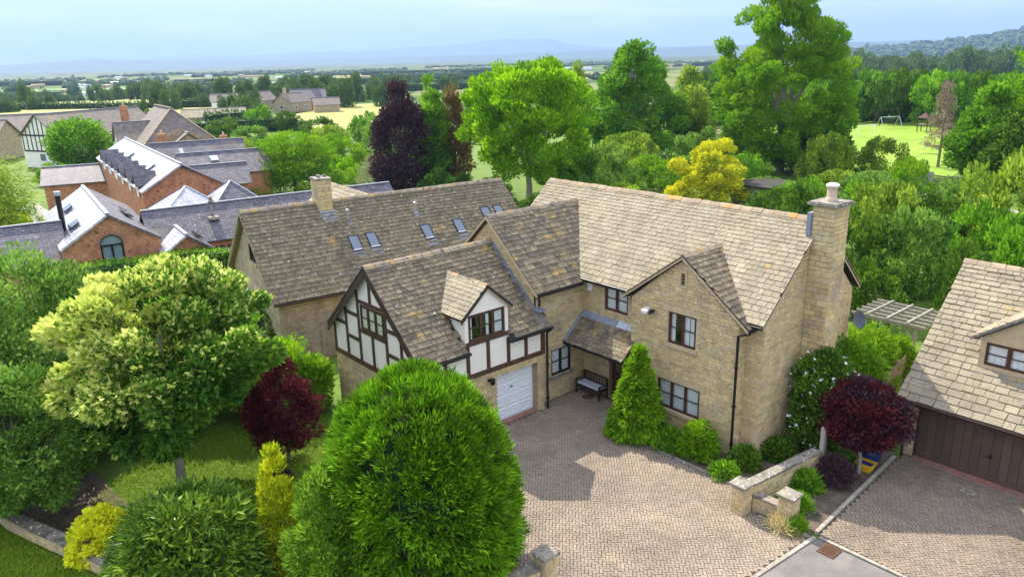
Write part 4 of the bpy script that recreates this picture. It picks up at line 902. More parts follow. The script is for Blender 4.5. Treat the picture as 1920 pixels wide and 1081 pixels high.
# ---------------------------------------------------------------- fences, gate, pergola, bench, pots
def board_fence(lab, p, q, h, bw=.14, rails=True, mm_='greywood', z0=0, cat='fence'):
    t = T('board_fence', lab, cat, (p[0], p[1], 0)); p = np.array((*p, z0)); q = np.array((*q, z0)); d = q-p; Ln = np.linalg.norm(d); d /= Ln; s = np.array((-d[1], d[0], 0)); k = int(Ln/bw)
    for i in range(k):
        mb = MB(); hh = h+rnd.uniform(-.02, .02); mb.obox(p+d*(i*bw+.006)-s*.01+s*rnd.uniform(-.006, .006), d*(bw-.01), s*.02, (0, 0, hh)); build(mb, 'board', M[mm_], None, t)
    for z in (.3, h-.25): mb = MB(); mb.obox(p+s*.012+Z1*z, d*Ln, s*.04, (0, 0, .08)); build(mb, 'rail', M[mm_], None, t)
    for i in range(int(Ln/1.8)+1): mb = MB(); mb.obox(p+d*min(i*1.8, Ln-.1)+s*.012, d*.1, s*.1, (0, 0, h+.08)); build(mb, 'post', M[mm_], None, t)
    return t
board_fence('grey weathered board fence between the timbered garage and the long house', (9.6, 32.6), (19.2, 33.4), 1.8)
board_fence('pale board fence running from the red leaved tree back towards the pergola', (27.4, 11.45), (33.5, 12.3), 1.7)
t = T('wooden_gate', 'open grey wooden gate leaf at the end of the stone wall', 'gate', (23.35, 11.2, 0))
for i in range(6): mb = MB(); mb.box((23.42+i*.13, 11.1+i*.05, .06), (23.54+i*.13, 11.13+i*.05, 1.62)); build(mb, 'board', M['greywood'], None, t)
mb = MB(); mb.box((23.28, 11.06, 0), (23.40, 11.2, 1.75)); build(mb, 'post', M['palewood'], None, t)
for z in (.3, 1.3): mb = MB(); mb.obox((23.4, 11.15, z), (.78, .3, 0), (-.01, .03, 0), (0, 0, .09)); build(mb, 'rail', M['greywood'], None, t)
t = T('pergola', 'silvery open wooden pergola on braced posts in the garden behind the house', 'pergola', (35.2, 14, 0))
px0, py0, px1, py1 = 34.1, 12.4, 36.3, 15.2
for x in (px0, px1):
    for y in (py0+.2, py1-.2):
        mb = MB(); mb.box((x-.06, y-.06, 0), (x+.06, y+.06, 2.2)); build(mb, 'post', M['palewood'], None, t)
        sy = 1 if y < 13 else -1; mb = MB(); mb.bar((x, y, 1.65), (x, y+sy*.55, 2.18), .07); build(mb, 'brace', M['palewood'], None, t)
    mb = MB(); mb.box((x-.04, py0, 2.2), (x+.04, py1, 2.34)); build(mb, 'beam', M['palewood'], None, t)
for i in range(6):
    xx = px0-.2+i*(px1-px0+.4)/5; mb = MB(); mb.box((xx-.03, py0-.25, 2.34), (xx+.03, py1+.25, 2.46)); build(mb, 'rafter', M['palewood'], None, t)
for y in (py0+.5, 13.8, py1-.5): mb = MB(); mb.box((px0-.3, y-.03, 2.46), (px1+.3, y+.03, 2.54)); build(mb, 'rafter', M['palewood'], None, t)
t = T('garden_bench', 'dark slatted garden bench with a pale grey seat cushion against the porch wall', 'bench', (22.3, 20.9, 0))
by0, by1 = 20.35, 21.7
for y in (by0, by1):
    for x in (21.92, 22.42): mb = MB(); mb.box((x-.03, y-.03, 0), (x+.03, y+.03, .62 if x < 22 else .92)); build(mb, 'leg', M['bench'], None, t)
    mb = MB(); mb.box((21.88, y-.035, .62), (22.45, y+.035, .66)); build(mb, 'armrest', M['bench'], None, t)
mb = MB(); mb.box((21.9, by0, .36), (22.42, by1, .42)); build(mb, 'seat', M['bench'], None, t)
for z in (.52, .90): mb = MB(); mb.box((22.41, by0, z), (22.45, by1, z+.06)); build(mb, 'back_rail', M['bench'], None, t)
for i in range(14): mb = MB(); y = by0+.08+i*.092; mb.box((22.42, y-.016, .55), (22.44, y+.016, .9)); build(mb, 'back_slat', M['bench'], None, t)
mb = MB(); mb.box((21.92, by0+.04, .425), (22.38, by1-.04, .48)); build(mb, 'seat_front', M['bench'], None, t)
c = T('seat_cushion', 'pale grey seat cushion lying on the dark bench', 'cushion', (22.15, 21, .48)); mb = MB()
V = []; 
for (z, i_) in ((.48, .03), (.50, 0), (.54, 0), (.56, .04)): V += [(21.9+i_, by0+.05+i_, z), (22.4-i_, by0+.05+i_, z), (22.4-i_, by1-.05-i_, z), (21.9+i_, by1-.05-i_, z)]
mb.add(V, [(3,2,1,0), (12,13,14,15)]+[(r*4+k, r*4+(k+1) % 4, r*4+4+(k+1) % 4, r*4+4+k) for r in range(3) for k in range(4)]); build(mb, 'cover', M['cushion'], None, c)
t = T('plant_pot', 'large dark blue glazed pot under the red leaved tree', 'pot', (25.25, 10.30, 0)); mb = MB(); mb.lathe((25.25, 10.30, 0), [(.24, 0), (.33, .1), (.4, .35), (.38, .55), (.36, .6), (.40, .64), (.4, .68), (.33, .68), (.31, .58)], 20); build(mb, 'pot', M['blue'], None, t, smooth=True)
mb = MB(); mb.lathe((25.25, 10.30, .56), [(.32, 0), (.02, .03)], 14); build(mb, 'soil', M['soil'], None, t)
t = T('storage_tub', 'yellow plastic box with blue lid beside the dark blue pot', 'plastic box', (24.62, 10.12, 0)); mb = MB()
x, y = 24.62, 10.12; V = [(x-.15, y-.2, .02), (x+.15, y-.2, .02), (x+.15, y+.2, .02), (x-.15, y+.2, .02), (x-.22, y-.27, .3), (x+.22, y-.27, .3), (x+.22, y+.27, .3), (x-.22, y+.27, .3)]
mb.add(V, [(3,2,1,0), (0,1,5,4), (1,2,6,5), (2,3,7,6), (3,0,4,7)]); build(mb, 'tub', M['yellow'], None, t)
mb = MB(); mb.box((x-.2, y-.25, .24), (x+.2, y+.25, .26)); build(mb, 'lid', M['toyblue'], None, t)
mb = MB(); mb.box((x-.25, y-.3, .3), (x+.25, y-.26, .34)); mb.box((x-.25, y+.26, .3), (x+.25, y+.3, .34)); mb.box((x-.25, y-.26, .3), (x-.21, y+.26, .34)); mb.box((x+.21, y-.26, .3), (x+.25, y+.26, .34)); build(mb, 'rim', M['yellow'], None, t)

# ================================================================ brick barns and slate ranges (same turned frame as the long house)
def barn_roof(th, p0, p1, hw, ez, rz, ml, mr, t=.12, ov=.2):
    """ridge from p0 to p1 (u,n); ml covers the side to the left of p0->p1"""
    p0 = np.array((*p0, rz)); p1 = np.array((*p1, rz)); d = p1-p0; Ln = np.linalg.norm(d); d /= Ln; s = np.array((-d[1], d[0], 0)); drop = (rz-ez); out = []
    for sg, m_ in ((1, ml), (-1, mr)):
        e = p0+s*sg*(hw+ov*.5)-Z1*drop*(hw+ov*.5)/hw; up = U_(-s*sg*hw+Z1*drop); L2 = (hw+ov*.5)/hw*math.hypot(hw, drop)
        mb = MB(); n = np.cross(d, up); n = -n if n[2] < 0 else n; mb.obox(e-d*ov-n*t, d*(Ln+2*ov), up*L2, n*t); out.append(build(mb, 'roof', M[m_], None, th, uv=True))
    mb = MB(); mb.bar(p0-d*ov+Z1*.03, p1+d*ov+Z1*.03, .22, .08); build(mb, 'ridge', M['lead'], out[0], th); return out
def walls4(th, p0, p1, hw, ez, rz, wm, ends=(True, True), z0=0, name='wall', openings0=()):
    p0 = np.array((*p0, 0.)); p1 = np.array((*p1, 0.)); d = p1-p0; Ln = np.linalg.norm(d); d /= Ln; s = np.array((-d[1], d[0], 0))
    wall(th, p0+s*hw, -s, 2*hw, ez, -d, gable=(hw, rz-.15), openings=openings0, wm=wm, stones=False, uv=True)
    wall(th, p1-s*hw, s, 2*hw, ez, d, gable=(hw, rz-.15), wm=wm, stones=False, uv=True)
    wall(th, p0-s*hw, d, Ln, ez, -s, wm=wm, stones=False, uv=True); wall(th, p1+s*hw, -d, Ln, ez, s, wm=wm, stones=False, uv=True)
def roofbox(th, name, p, up, al, w, h, m_, t=.08, parent=None):
    mb = MB(); n = np.cross(al, up); n = -n if n[2] < 0 else n; mb.obox(np.array(p, float)+n*.13, np.array(al)*w, np.array(up)*h, n*t); return build(mb, name, m_, parent, th)
A = T('brick_barn', 'orange brick barn with a big arched window, bright slate roof slope and black flue', 'barn', (4.7, 52, 0), TH)
hw = 2.75; uc = 4.72
# arched gable front
mb = MB(); n0 = 52.0; ax0, ax1, az0, az1 = uc-.68, uc+.62, 2.0, 3.7; xc = (ax0+ax1)/2; ra = (ax1-ax0)/2; arc = [(xc-ra*math.cos(i*math.pi/12), az1+ra*math.sin(i*math.pi/12)) for i in range(13)]
P_ = lambda x, z: (x, n0, z)
mb.poly([P_(uc-hw, 0), P_(ax0, 0), P_(ax0, az0), P_(ax0, az1), P_(ax0, 4.25), P_(uc-hw, 3.85)][0:5]+[P_(uc-hw, 3.85)]); 
mb.poly([P_(ax1, 0), P_(uc+hw, 0), P_(uc+hw, 3.85), P_(ax1, 4.25), P_(ax1, az1), P_(ax1, az0)]); mb.poly([P_(ax0, 0), P_(ax1, 0), P_(ax1, az0), P_(ax0, az0)])
for i in range(12):
    x0, z0 = arc[i]; x1, z1 = arc[i+1]; mb.poly([P_(x0, z0), P_(x1, z1), P_(x1, 4.6), P_(x0, 4.6)])
mb.poly([P_(uc-hw, 3.85), P_(ax0, 4.25), P_(ax0, 4.6), P_(ax1, 4.6), P_(ax1, 4.25), P_(uc+hw, 3.85), P_(uc, 5.5)])
build(mb, 'gable_wall', M['brick'], None, A, uv=True)
for i in range(13):
    t_ = math.pi*i/12; mb = MB(); c_, s_ = -math.cos(t_), math.sin(t_); o_ = np.array((xc+c_*ra, n0-.03, az1+s_*ra)); mb.obox(o_-np.array((s_, 0, -c_))*.0, (c_*.24, 0, s_*.24), (-s_*.12, 0, c_*.12), (0, .05, 0)); build(mb, 'arch_brick', M['redbrick'], None, A)
mb = MB(); fr = [(xc-(ra-.0)*math.cos(i*math.pi/12), az1+ra*math.sin(i*math.pi/12)) for i in range(13)]
for i in range(12): mb.bar((fr[i][0], n0+.08, fr[i][1]), (fr[i+1][0], n0+.08, fr[i+1][1]), .1, .1, up=(0, 1, 0))
for x in (ax0+.05, ax1-.05, xc): mb.bar((x, n0+.08, az0), (x, n0+.08, az1), .11, .08, up=(0, 1, 0))
for z in (az0+.04, az1-.02): mb.bar((ax0, n0+.08, z), (ax1, n0+.08, z), .1, .09)
f = build(mb, 'arched_window', M['black'], None, A)
mb = MB(); mb.poly([(ax0, n0+.1, az0), (ax1, n0+.1, az0)]+[(x, n0+.1, z) for x, z in fr[::-1]]); build(mb, 'pane', M['glass'], f, A)
mb = MB(); mb.poly([(ax0, n0+.2, az0), (ax1, n0+.2, az0)]+[(x, n0+.2, z) for x, z in fr[::-1]]); M['blind'] = mat('teal blind', [(.30, .40, .42)]); build(mb, 'blind', M['blind'], f, A)
wall(A, (uc-hw, 66, 0), -Y1, 14, 3.8, -X1, wm=M['brick'], stones=False, uv=True); wall(A, (uc+hw, 52, 0), Y1, 14, 3.8, X1, wm=M['brick'], stones=False, uv=True)
wall(A, (uc+hw, 66, 0), -X1, 2*hw, 3.8, Y1, gable=(hw, 5.5), wm=M['brick'], stones=False, uv=True)
bre = barn_roof(A, (uc, 52), (uc, 66), hw, 3.85, 5.65, 'slate_glare', 'slate')
upl = U_((hw, 0, 1.8)); upr = U_((-hw, 0, 1.8))
for n_, u_ in ((54.2, 1.0), (60.5, 1.2)):
    p = np.array((uc-hw, n_, 3.85))+upl*u_; w = roofbox(A, 'roof_window', p, upl, Y1, 1.5, .7, M['black']); roofbox(A, 'pane', p+upl*.07+Y1*.07+Z1*.07, upl, Y1, 1.36, .56, M['skyglass'], .03, w)
for n_ in (55.5,):
    p = np.array((uc+hw, n_, 3.85))+upr*1.2; w = roofbox(A, 'roof_window', p, upr, Y1, 3.2, .5, M['black']); roofbox(A, 'pane', p+upr*.05+Y1*.07+Z1*.07, upr, Y1, 3.0, .36, M['skyglass'], .03, w)
mb = MB(); mb.tube([(2.5, 56.0, 4.1), (2.5, 56.0, 6.5)], .16, 12); fl = build(mb, 'flue', M['black'], None, A); mb = MB(); mb.tube([(2.5, 56.0, 6.5), (2.5, 56.0, 6.75)], .19, 12); build(mb, 'flue_cap', M['metal'], fl, A)
S1 = T('slate_range', 'long low range with a speckled blue grey slate roof behind the hedge', 'outbuilding', (8, 52.7, 0), TH)
barn_roof(S1, (7.2, 55.3), (24.9, 55.3), 2.7, 3.0, 5.0, 'slate', 'slate'); walls4(S1, (7.3, 55.3), (24.8, 55.3), 2.55, 3.0, 4.9, M['brick'])
for u in (10.9, 11.7): mb = MB(); mb.box((u, 52.69, 1.3), (u+.62, 52.74, 2.5)); f = build(mb, 'window', M['frame'], None, S1); mb = MB(); mb.box((u+.08, 52.67, 1.4), (u+.54, 52.688, 2.42)); build(mb, 'pane', M['skyglass'], f, S1)
mb = MB(); mb.tube([(11.3, 54.2, 4.2), (11.3, 54.2, 5.3)], .09, 8); mb.lathe((11.3, 54.2, 5.2), [(.12, 0), (.2, .05), (.2, .12), (.1, .2), (.16, .3), (.06, .45)], 8); mb.box((10.95, 53.7, 4.1), (11.65, 54.5, 4.28)); build(mb, 'roof_vent', M['coping'], None, S1)
S2 = T('slate_range', 'dark slate roofed range joined to the left of the arched window barn', 'outbuilding', (-3, 52.7, 0), TH)
barn_roof(S2, (-9, 55.3), (2.2, 55.3), 2.7, 3.0, 5.0, 'slate', 'slate'); walls4(S2, (-8.9, 55.3), (2.1, 55.3), 2.55, 3.0, 4.9, M['brick'])
S3 = T('brick_lean_to', 'small gabled brick wing with a glare painted slate slope right of the arched window barn', 'outbuilding', (8.8, 50.6, 0), TH)
barn_roof(S3, (8.8, 50.6), (8.8, 54.6), 1.45, 3.0, 4.0, 'slate_glare', 'slate', ov=.15); walls4(S3, (8.8, 50.7), (8.8, 54.5), 1.4, 3.0, 4.0, M['brick'])
roofbox(S3, 'roof_window', np.array((10.2, 51.6, 3.05))+U_((-1.45, 0, 1))*.4, U_((-1.45, 0, 1)), Y1, 1.6, .4, M['black'])
S4 = T('hipped_outbuilding', 'glare painted hipped slate roof just in front of the long brick house gable', 'outbuilding', (11.2, 62, 0), TH)
def hip(th, c, hu, hn, ez, rz, mats_, wm):
    u, n = c; ap = (u, n, rz); P4 = [(u-hu, n-hn, ez), (u+hu, n-hn, ez), (u+hu, n+hn, ez), (u-hu, n+hn, ez)]
    for i in range(4): mb = MB(); mb.poly([P4[i], P4[(i+1) % 4], ap]); build(mb, 'roof_slope', M[mats_[i]], None, th, uv=True); mb = MB(); mb.bar(P4[i], ap, .16, .07); build(mb, 'hip_flashing', M['lead'], None, th)
    mb = MB(); mb.box((u-hu+.15, n-hn+.15, 0), (u+hu-.15, n+hn-.15, ez-.01)); build(mb, 'wall', wm, None, th, uv=True)
hip(S4, (11.3, 62.2), 2.5, 2.6, 3.6, 5.4, ('slate_glare', 'slate', 'slate', 'slate_glare'), M['brick'])
S5 = T('hipped_outbuilding', 'hipped slate roof, one slope painted sun bright and one dark, right of the brick gable', 'outbuilding', (14.9, 62, 0), TH)
hip(S5, (14.6, 62.0), 2.3, 2.4, 3.6, 5.5, ('slate', 'slate', 'slate', 'slate_glare'), M['brick'])
BB = T('long_brick_house', 'long orange brick house with bright slate slope and a row of little dormer gables', 'house', (11.9, 67, 0), TH)
ub, hb = 12.05, 3.15
walls4(BB, (ub, 67), (ub, 97), hb, 4.6, 6.45, M['brick']); barn_roof(BB, (ub, 67), (ub, 97), hb, 4.65, 6.55, 'slate_glare', 'slate', ov=.3)
for z in (): pass
for i in range(6):
    nn = 69.3+i*4.3; u0_ = ub-hb-.05
    mb = MB(); mb.poly([(u0_, nn+1.0, 4.0), (u0_, nn-1.0, 4.0), (u0_, nn-1.0, 4.9), (u0_, nn, 5.85), (u0_, nn+1.0, 4.9)]); d = build(mb, 'dormer_front', M['brick'] if i < 3 else M['render'], None, BB, uv=True)
    for sg in (1, -1): mb = MB(); mb.obox((u0_-.2, nn, 5.95), (1.75, 0, 0), (0, sg*1.0, -1.05), (0, 0, -.08)); build(mb, 'dormer_roof', M['slate'], d, BB, uv=True)
    mb = MB(); mb.box((u0_-.03, nn-.45, 3.9), (u0_+.0, nn+.45, 4.9)); build(mb, 'window', M['white'], d, BB)
for n_ in (72.5, 84):
    p = np.array((ub-hb, n_, 4.65))+U_((hb, 0, 1.9))*1.7; roofbox(BB, 'roof_window', p, U_((hb, 0, 1.9)), Y1, 2.4, .9, M['leadl'], .07)
for u in (0, 1): mb = MB(); mb.box((ub-hb-.03, 67.8+u*2.2, .0), (ub-hb+.0, 68.6+u*2.2, 2.0)); build(mb, 'window', M['room'], None, BB)
# further slate ranges to the right of it
S6 = T('slate_range', 'low slate roofed range with brick end wall beside the cedar', 'outbuilding', (19, 86, 0), TH)
barn_roof(S6, (15.3, 86), (24.2, 85), 3.0, 3.4, 5.4, 'slate', 'slate'); walls4(S6, (15.5, 86), (24.0, 85), 2.8, 3.4, 5.3, M['brick'])
roofbox(S6, 'roof_window', (18.2, 84.3, 4.45), U_((0, 3, 2)), X1, .8, .8, M['leadl'])
S7 = T('slate_range', 'furthest slate roofed range, with one pale roof window, below the hipped stone house', 'outbuilding', (19, 93, 0), TH)
barn_roof(S7, (14.2, 94.5), (23.8, 93), 3.0, 3.6, 5.9, 'slate', 'slate'); walls4(S7, (14.4, 94.5), (23.6, 93), 2.8, 3.6, 5.8, M['brick'])
roofbox(S7, 'roof_window', (16.8, 92.6, 4.55), U_((0, 3, 2.3)), X1, 1.0, .9, M['leadl'])
S8 = T('slate_range', 'small slate roof tucked against the right side of the long brick house', 'outbuilding', (17, 79, 0), TH)
barn_roof(S8, (15.0, 78.8), (20.0, 78.2), 2.5, 3.2, 4.9, 'slate', 'slate'); walls4(S8, (15.0, 78.8), (19.8, 78.2), 2.3, 3.2, 4.8, M['brick'])
S9 = T('slate_range', 'flat looking dark slate roof in front of the round dark green tree', 'outbuilding', (7, 95, 0), TH)
barn_roof(S9, (3.5, 96.2), (9.8, 95.2), 3.2, 2.6, 4.1, 'slate', 'slate'); walls4(S9, (3.6, 96.2), (9.7, 95.2), 3.0, 2.6, 4.0, M['brick'])
# ---------------------------------------------------------------- village houses
def cottage(name, lab, p0, p1, hw, ez, rz, roof_='slate2', wm='render', chim=None, wins=True, base=None):
    t = T(name, lab, 'house', (*p0, 0), TH); walls4(t, p0, p1, hw, ez, rz, M[wm]); barn_roof(t, p0, p1, hw, ez, rz, roof_, roof_, ov=.35)
    a = np.array((*p0, 0.)); b = np.array((*p1, 0.)); d = (b-a); Ln = np.linalg.norm(d); d /= Ln; s = np.array((-d[1], d[0], 0))
    if wins:
        for side in (1, -1):
            k = max(2, int(Ln/3.2))
            for i in range(k):
                for z in ([.9, ez-1.5] if ez > 4 else [.9]):
                    c = a+d*(i+.5)*Ln/k+s*side*(hw+.0)+Z1*z; mb = MB(); mb.obox(c-d*.55, d*1.1, s*side*.04, Z1*1.1); f = build(mb, 'window', M['white'], None, t); mb = MB(); mb.obox(c-d*.45+Z1*.1+s*side*.041, d*.9, s*side*.01, Z1*.9); build(mb, 'pane', M['skyglass'], f, t)
        c = a-d*.0+Z1*1; mb = MB(); mb.obox(c-s*.7, s*1.4, -d*.04, Z1*1.2); f = build(mb, 'window', M['white'], None, t); mb = MB(); mb.obox(c-s*.6-d*.041+Z1*.1, s*1.2, -d*.01, Z1*1.0); build(mb, 'pane', M['skyglass'], f, t)
    if chim is not None:
        c = a+d*chim*Ln; mb = MB(); mb.box((c[0]-.45, c[1]-.35, rz-1), (c[0]+.45, c[1]+.35, rz+1.2)); cc = build(mb, 'chimney', M['ashlar'], None, t); mb = MB(); mb.box((c[0]-.52, c[1]-.42, rz+1.2), (c[0]+.52, c[1]+.42, rz+1.35)); mb.lathe((c[0], c[1], rz+1.35), [(.14, 0), (.12, .4)], 8); build(mb, 'chimney_pot', M['pot'], cc, t)
    return t
V1 = cottage('timbered_house', 'far half timbered gable house left of the hipped stone house', (5.2, 134), (20, 143), 4.3, 4.8, 7.9, chim=None, wm='render')
a = np.array((5.2, 134, 0.)); d = U_((14.8, 9, 0)); s = np.array((-d[1], d[0], 0))
for k in np.arange(-3.9, 4.0, .975):
    zt = 7.6-abs(k)*.70; mb = MB(); mb.obox(a+s*(k-.09)-d*.05+Z1*2.4, s*.18, d*.03, Z1*(zt-2.4)); build(mb, 'beam', M['black'], None, V1)
for z in (2.4, 4.7): mb = MB(); mb.obox(a-s*4-d*.06+Z1*z, s*8, d*.03, Z1*.22); build(mb, 'beam', M['black'], None, V1)
V2 = T('hipped_stone_house', 'large stone house with tall tawny hipped roofs and orange ridge lichen beyond the slate ranges', 'house', (20, 113, 0), TH)
walls4(V2, (20.0, 108.5), (20.0, 124), 4.6, 4.3, 6.6, M['nbwall']); barn_roof(V2, (20.0, 112.3), (20.0, 124), 4.6, 4.4, 8.7, 'slate2', 'slate2', ov=.3)
mb = MB(); mb.poly([(15.1, 108, 4.2), (24.9, 108, 4.2), (20.0, 112.2, 8.75)]); build(mb, 'roof_hip', M['slate2'], None, V2, uv=True)
for sg in (1, -1): mb = MB(); mb.poly([(20+sg*4.9, 108, 4.2), (20+sg*4.9, 112.2, 4.2), (20, 112.2, 8.75)][::sg]); build(mb, 'roof_slope', M['slate2'], None, V2, uv=True); mb = MB(); mb.bar((20+sg*4.9, 108, 4.25), (20, 112.2, 8.8), .25, .1); build(mb, 'hip_tile', M['ridge'], None, V2)
mb = MB(); mb.bar((20, 112.2, 8.85), (20, 124.3, 8.85), .3, .14); build(mb, 'ridge_tile', M['ridge'], None, V2)
barn_roof(V2, (20.6, 106.5), (20.6, 112), 2.8, 4.0, 5.9, 'slate2', 'slate2', ov=.2); walls4(V2, (20.6, 106.6), (20.6, 111), 2.7, 3.9, 5.8, M['nbwall'])
barn_roof(V2, (13.5, 118), (20, 118), 2.9, 4.4, 7.0, 'slate2', 'slate2'); walls4(V2, (13.6, 118), (19, 118), 2.8, 4.4, 6.9, M['render'])
for (u, n, z) in ((17.6, 107.5, 4.5), (15.8, 124.0, 7.5), (25.6, 109.2, 3.6)):
    mb = MB(); mb.box((u-.5, n-.4, z-3), (u+.5, n+.4, z+1.4)); c = build(mb, 'chimney', M['brick'], None, V2, uv=True); mb = MB(); mb.lathe((u, n, z+1.4), [(.15, 0), (.13, .5)], 8); build(mb, 'chimney_pot', M['pot'], c, V2)
cottage('village_house', 'brown roofed house at the far left edge with a tall buff chimney', (-11, 160), (1.5, 153), 4.2, 3.6, 6.4, chim=.75, wm='nbwall')
cottage('village_house', 'long low brown roof behind the far left house, cut by the photo edge', (-8, 176), (12, 172), 4.5, 3.2, 6.2, wm='nbwall', wins=False)
cottage('village_house', 'long pinkish low roof beside the car park hedge', (38, 199), (52, 197), 3.2, 2.4, 4.1, roof_='tile_sun', wm='nbwall', wins=False)
cottage('village_house', 'pale grey roofed bungalow, left one of the pair among field hedges', (61, 270), (69, 268), 3.6, 2.6, 5.0, wm='render')
cottage('village_house', 'tawny roofed bungalow, right one of the pair among field hedges', (71, 262), (79, 266), 3.8, 2.6, 5.4, wm='nbwall')
cottage('village_house', 'buff walled farmhouse end nearest the yellow meadow', (72, 231), (80, 236), 3.4, 3.0, 5.6, wm='nbwall', chim=.2)
cottage('village_house', 'grey roofed farmhouse with brick gable behind the buff walled one', (80, 246), (90, 243), 3.8, 3.4, 6.2, wm='brick', roof_='slate')
cottage('village_house', 'low tawny farm outbuilding on the edge of the yellow meadow', (80, 226), (87, 224), 3.0, 2.2, 4.2, wm='nbwall', wins=False)
def car(lab, u, n, ang, m_):
    t = T('parked_car', lab, 'car', (u, n, 0), TH+0); c, s = math.cos(ang), math.sin(ang); pr = [(-2.1, .3), (-2.1, .75), (-1.9, .9), (-1.1, .98), (-.6, 1.4), (.9, 1.42), (1.6, 1.0), (2.1, .85), (2.1, .3)]
    mb = MB(); V = [(u+x*c-y*s, n+x*s+y*c, z) for y in (-.85, .85) for x, z in pr]; k = len(pr); mb.add(V, [tuple(range(k)), tuple(range(2*k-1, k-1, -1))]+[(i, i+k, (i+1) % k+k, (i+1) % k) for i in range(k)]); build(mb, 'body', m_, None, t)
    mb = MB(); V = [(u+x*c-y*s, n+x*s+y*c, z) for y in (-.87, .87) for x, z in ((-1.0, 1.0), (-.55, 1.34), (.85, 1.36), (1.4, 1.02))]; mb.add(V, [(0,1,2,3), (7,6,5,4)]); build(mb, 'side_windows', M['black'], None, t)
    for x in (-1.35, 1.35):
        for y in (-.8, .8): mb = MB(); mb.tube([(u+x*c-(y-.1)*s, n+x*s+(y-.1)*c, .32), (u+x*c-(y+.1)*s, n+x*s+(y+.1)*c, .32)], .32, 12); build(mb, 'wheel', M['black'], None, t)
car('white car, left one parked before the pinkish low roof', 41.5, 193.2, .0, M['car_w']); car('silver car, right one parked before the pinkish low roof', 49.0, 191.5, .1, M['car_g'])

# ---------------------------------------------------------------- fields
for Q, m_ in (([(20, 280), (40, 401), (124, 301), (80, 232)], 'hay'), ([(40, 460), (74, 720), (207, 576), (119, 375)], 'greenfield'), ([(92, 891), (140, 1345), (261, 920), (210, 742)], 'hay'),
    ([(424, 726), (643, 1101), (784, 809), (599, 619)], 'greenfield'), ([(249, 476), (363, 693), (429, 474), (339, 375)], 'hay'), ([(195, 330), (247, 418), (296, 375), (238, 302)], 'greenfield'),
    ([(261, 195), (335, 251), (367, 236), (289, 186)], 'tan'), ([(321, 165), (394, 203), (521, 173), (430, 118)], 'tan'), ([(702, 519), (964, 713), (1181, 764), (863, 558)], 'tan')): drape('field', Q, M[m_])
sheet('field', [(97, 211), (129, 241), (146, 240), (115, 180), (80, 150), (76, 168)], -.02, M['hay'])
sheet('playing_field', [(128, 84), (172, 68), (166, 60), (120, 38), (93, 33), (84, 40), (88, 48)], -.02, M['pitch']); sheet('field', [(178, 131), (181, 125), (129, 89), (115, 84), (105, 92), (126, 100)], -.02, M['greenfield'])
sheet('lane', [(79.6, 47), (82.5, 33), (80.6, 27), (77.5, 21), (75.3, 21.8), (77.6, 28), (79.6, 33), (77.4, 47)], -.015, M['conc'])
sheet('yard', [(38, 196), (54, 193), (52, 186), (37, 189)], -.015, M['conc'])
sheet('yard', [(2, 58), (14, 57), (14, 98), (6, 98)], -.035, M['conc'])
# goal, swings, fence by the lane, dark flat roof
t = T('football_goal', 'small white five a side football goal on the playing field', 'goal', (130, 59.5, 0)); g0 = np.array((127.4, 60.2, 0)); g1 = np.array((132.6, 58.9, 0)); dd = U_(g1-g0); g1 = g0+dd*3.9; bk = np.array((dd[1], -dd[0], 0))*-1.0
for p in (g0, g1): mb = MB(); mb.tube([p, p+Z1*1.9], .07, 8); build(mb, 'post', M['white'], None, t); mb = MB(); mb.tube([p+Z1*1.9, p+bk*1.1], .03, 6); build(mb, 'stay', M['white'], None, t)
mb = MB(); mb.tube([g0+Z1*1.9, g1+Z1*1.9], .07, 8); build(mb, 'crossbar', M['white'], None, t)
def aframe(lab, p, q, h, m_, seats=2):
    t = T('swing_frame', lab, 'swing', (*p, 0)); p = np.array((*p, 0.)); q = np.array((*q, 0.)); d = U_(q-p); s = np.array((-d[1], d[0], 0))
    for e in (p, q):
        for sg in (1, -1): mb = MB(); mb.tube([e+Z1*h, e+s*sg*1.2], .06, 6); build(mb, 'leg', m_, None, t)
    mb = MB(); mb.tube([p+Z1*h, q+Z1*h], .07, 6); build(mb, 'top_bar', m_, None, t)
    for i in range(seats):
        c = p+(q-p)*(i+1)/(seats+1); mb = MB(); mb.tube([c+Z1*h-d*.2, c+Z1*.6-d*.2], .02, 4); mb.tube([c+Z1*h+d*.2, c+Z1*.6+d*.2], .02, 4); mb.obox(c+Z1*.55-d*.25-s*.1, d*.5, s*.2, Z1*.05); build(mb, 'seat', M['black'], None, t)
aframe('brown framed swings at the back of the playing field', (149, 67.2), (152.6, 64.8), 3.0, M['frame'])
aframe('lower grey play frame beside the brown swings', (143.5, 64), (147, 62.2), 2.1, M['metal'], 1)
t = T('play_tower', 'small climbing frame with a pitched brown roof right of the swings', 'climbing frame', (143, 56, 0))
for x in (142, 143.6):
    for y in (55.2, 56.8): mb = MB(); mb.box((x-.06, y-.06, 0), (x+.06, y+.06, 2.4)); build(mb, 'post', M['frame'], None, t)
mb = MB(); mb.box((141.9, 55.1, 1.2), (143.7, 56.9, 1.3)); build(mb, 'deck', M['greywood'], None, t); mb = MB(); mb.poly([(141.8, 55, 2.4), (143.8, 55, 2.4), (142.8, 56, 3.3)]); mb.poly([(143.8, 55, 2.4), (143.8, 57, 2.4), (142.8, 56, 3.3)]); mb.poly([(143.8, 57, 2.4), (141.8, 57, 2.4), (142.8, 56, 3.3)]); mb.poly([(141.8, 57, 2.4), (141.8, 55, 2.4), (142.8, 56, 3.3)]); build(mb, 'roof', M['frame'], None, t)
t = T('post_and_rail_fence', 'low wooden post and rail fence beside the far lane', 'fence', (88, 31, 0)); fp = [(87.4, 33.2), (86.9, 31.0), (88.2, 29.0), (89.0, 26.5), (88.2, 23.5)]
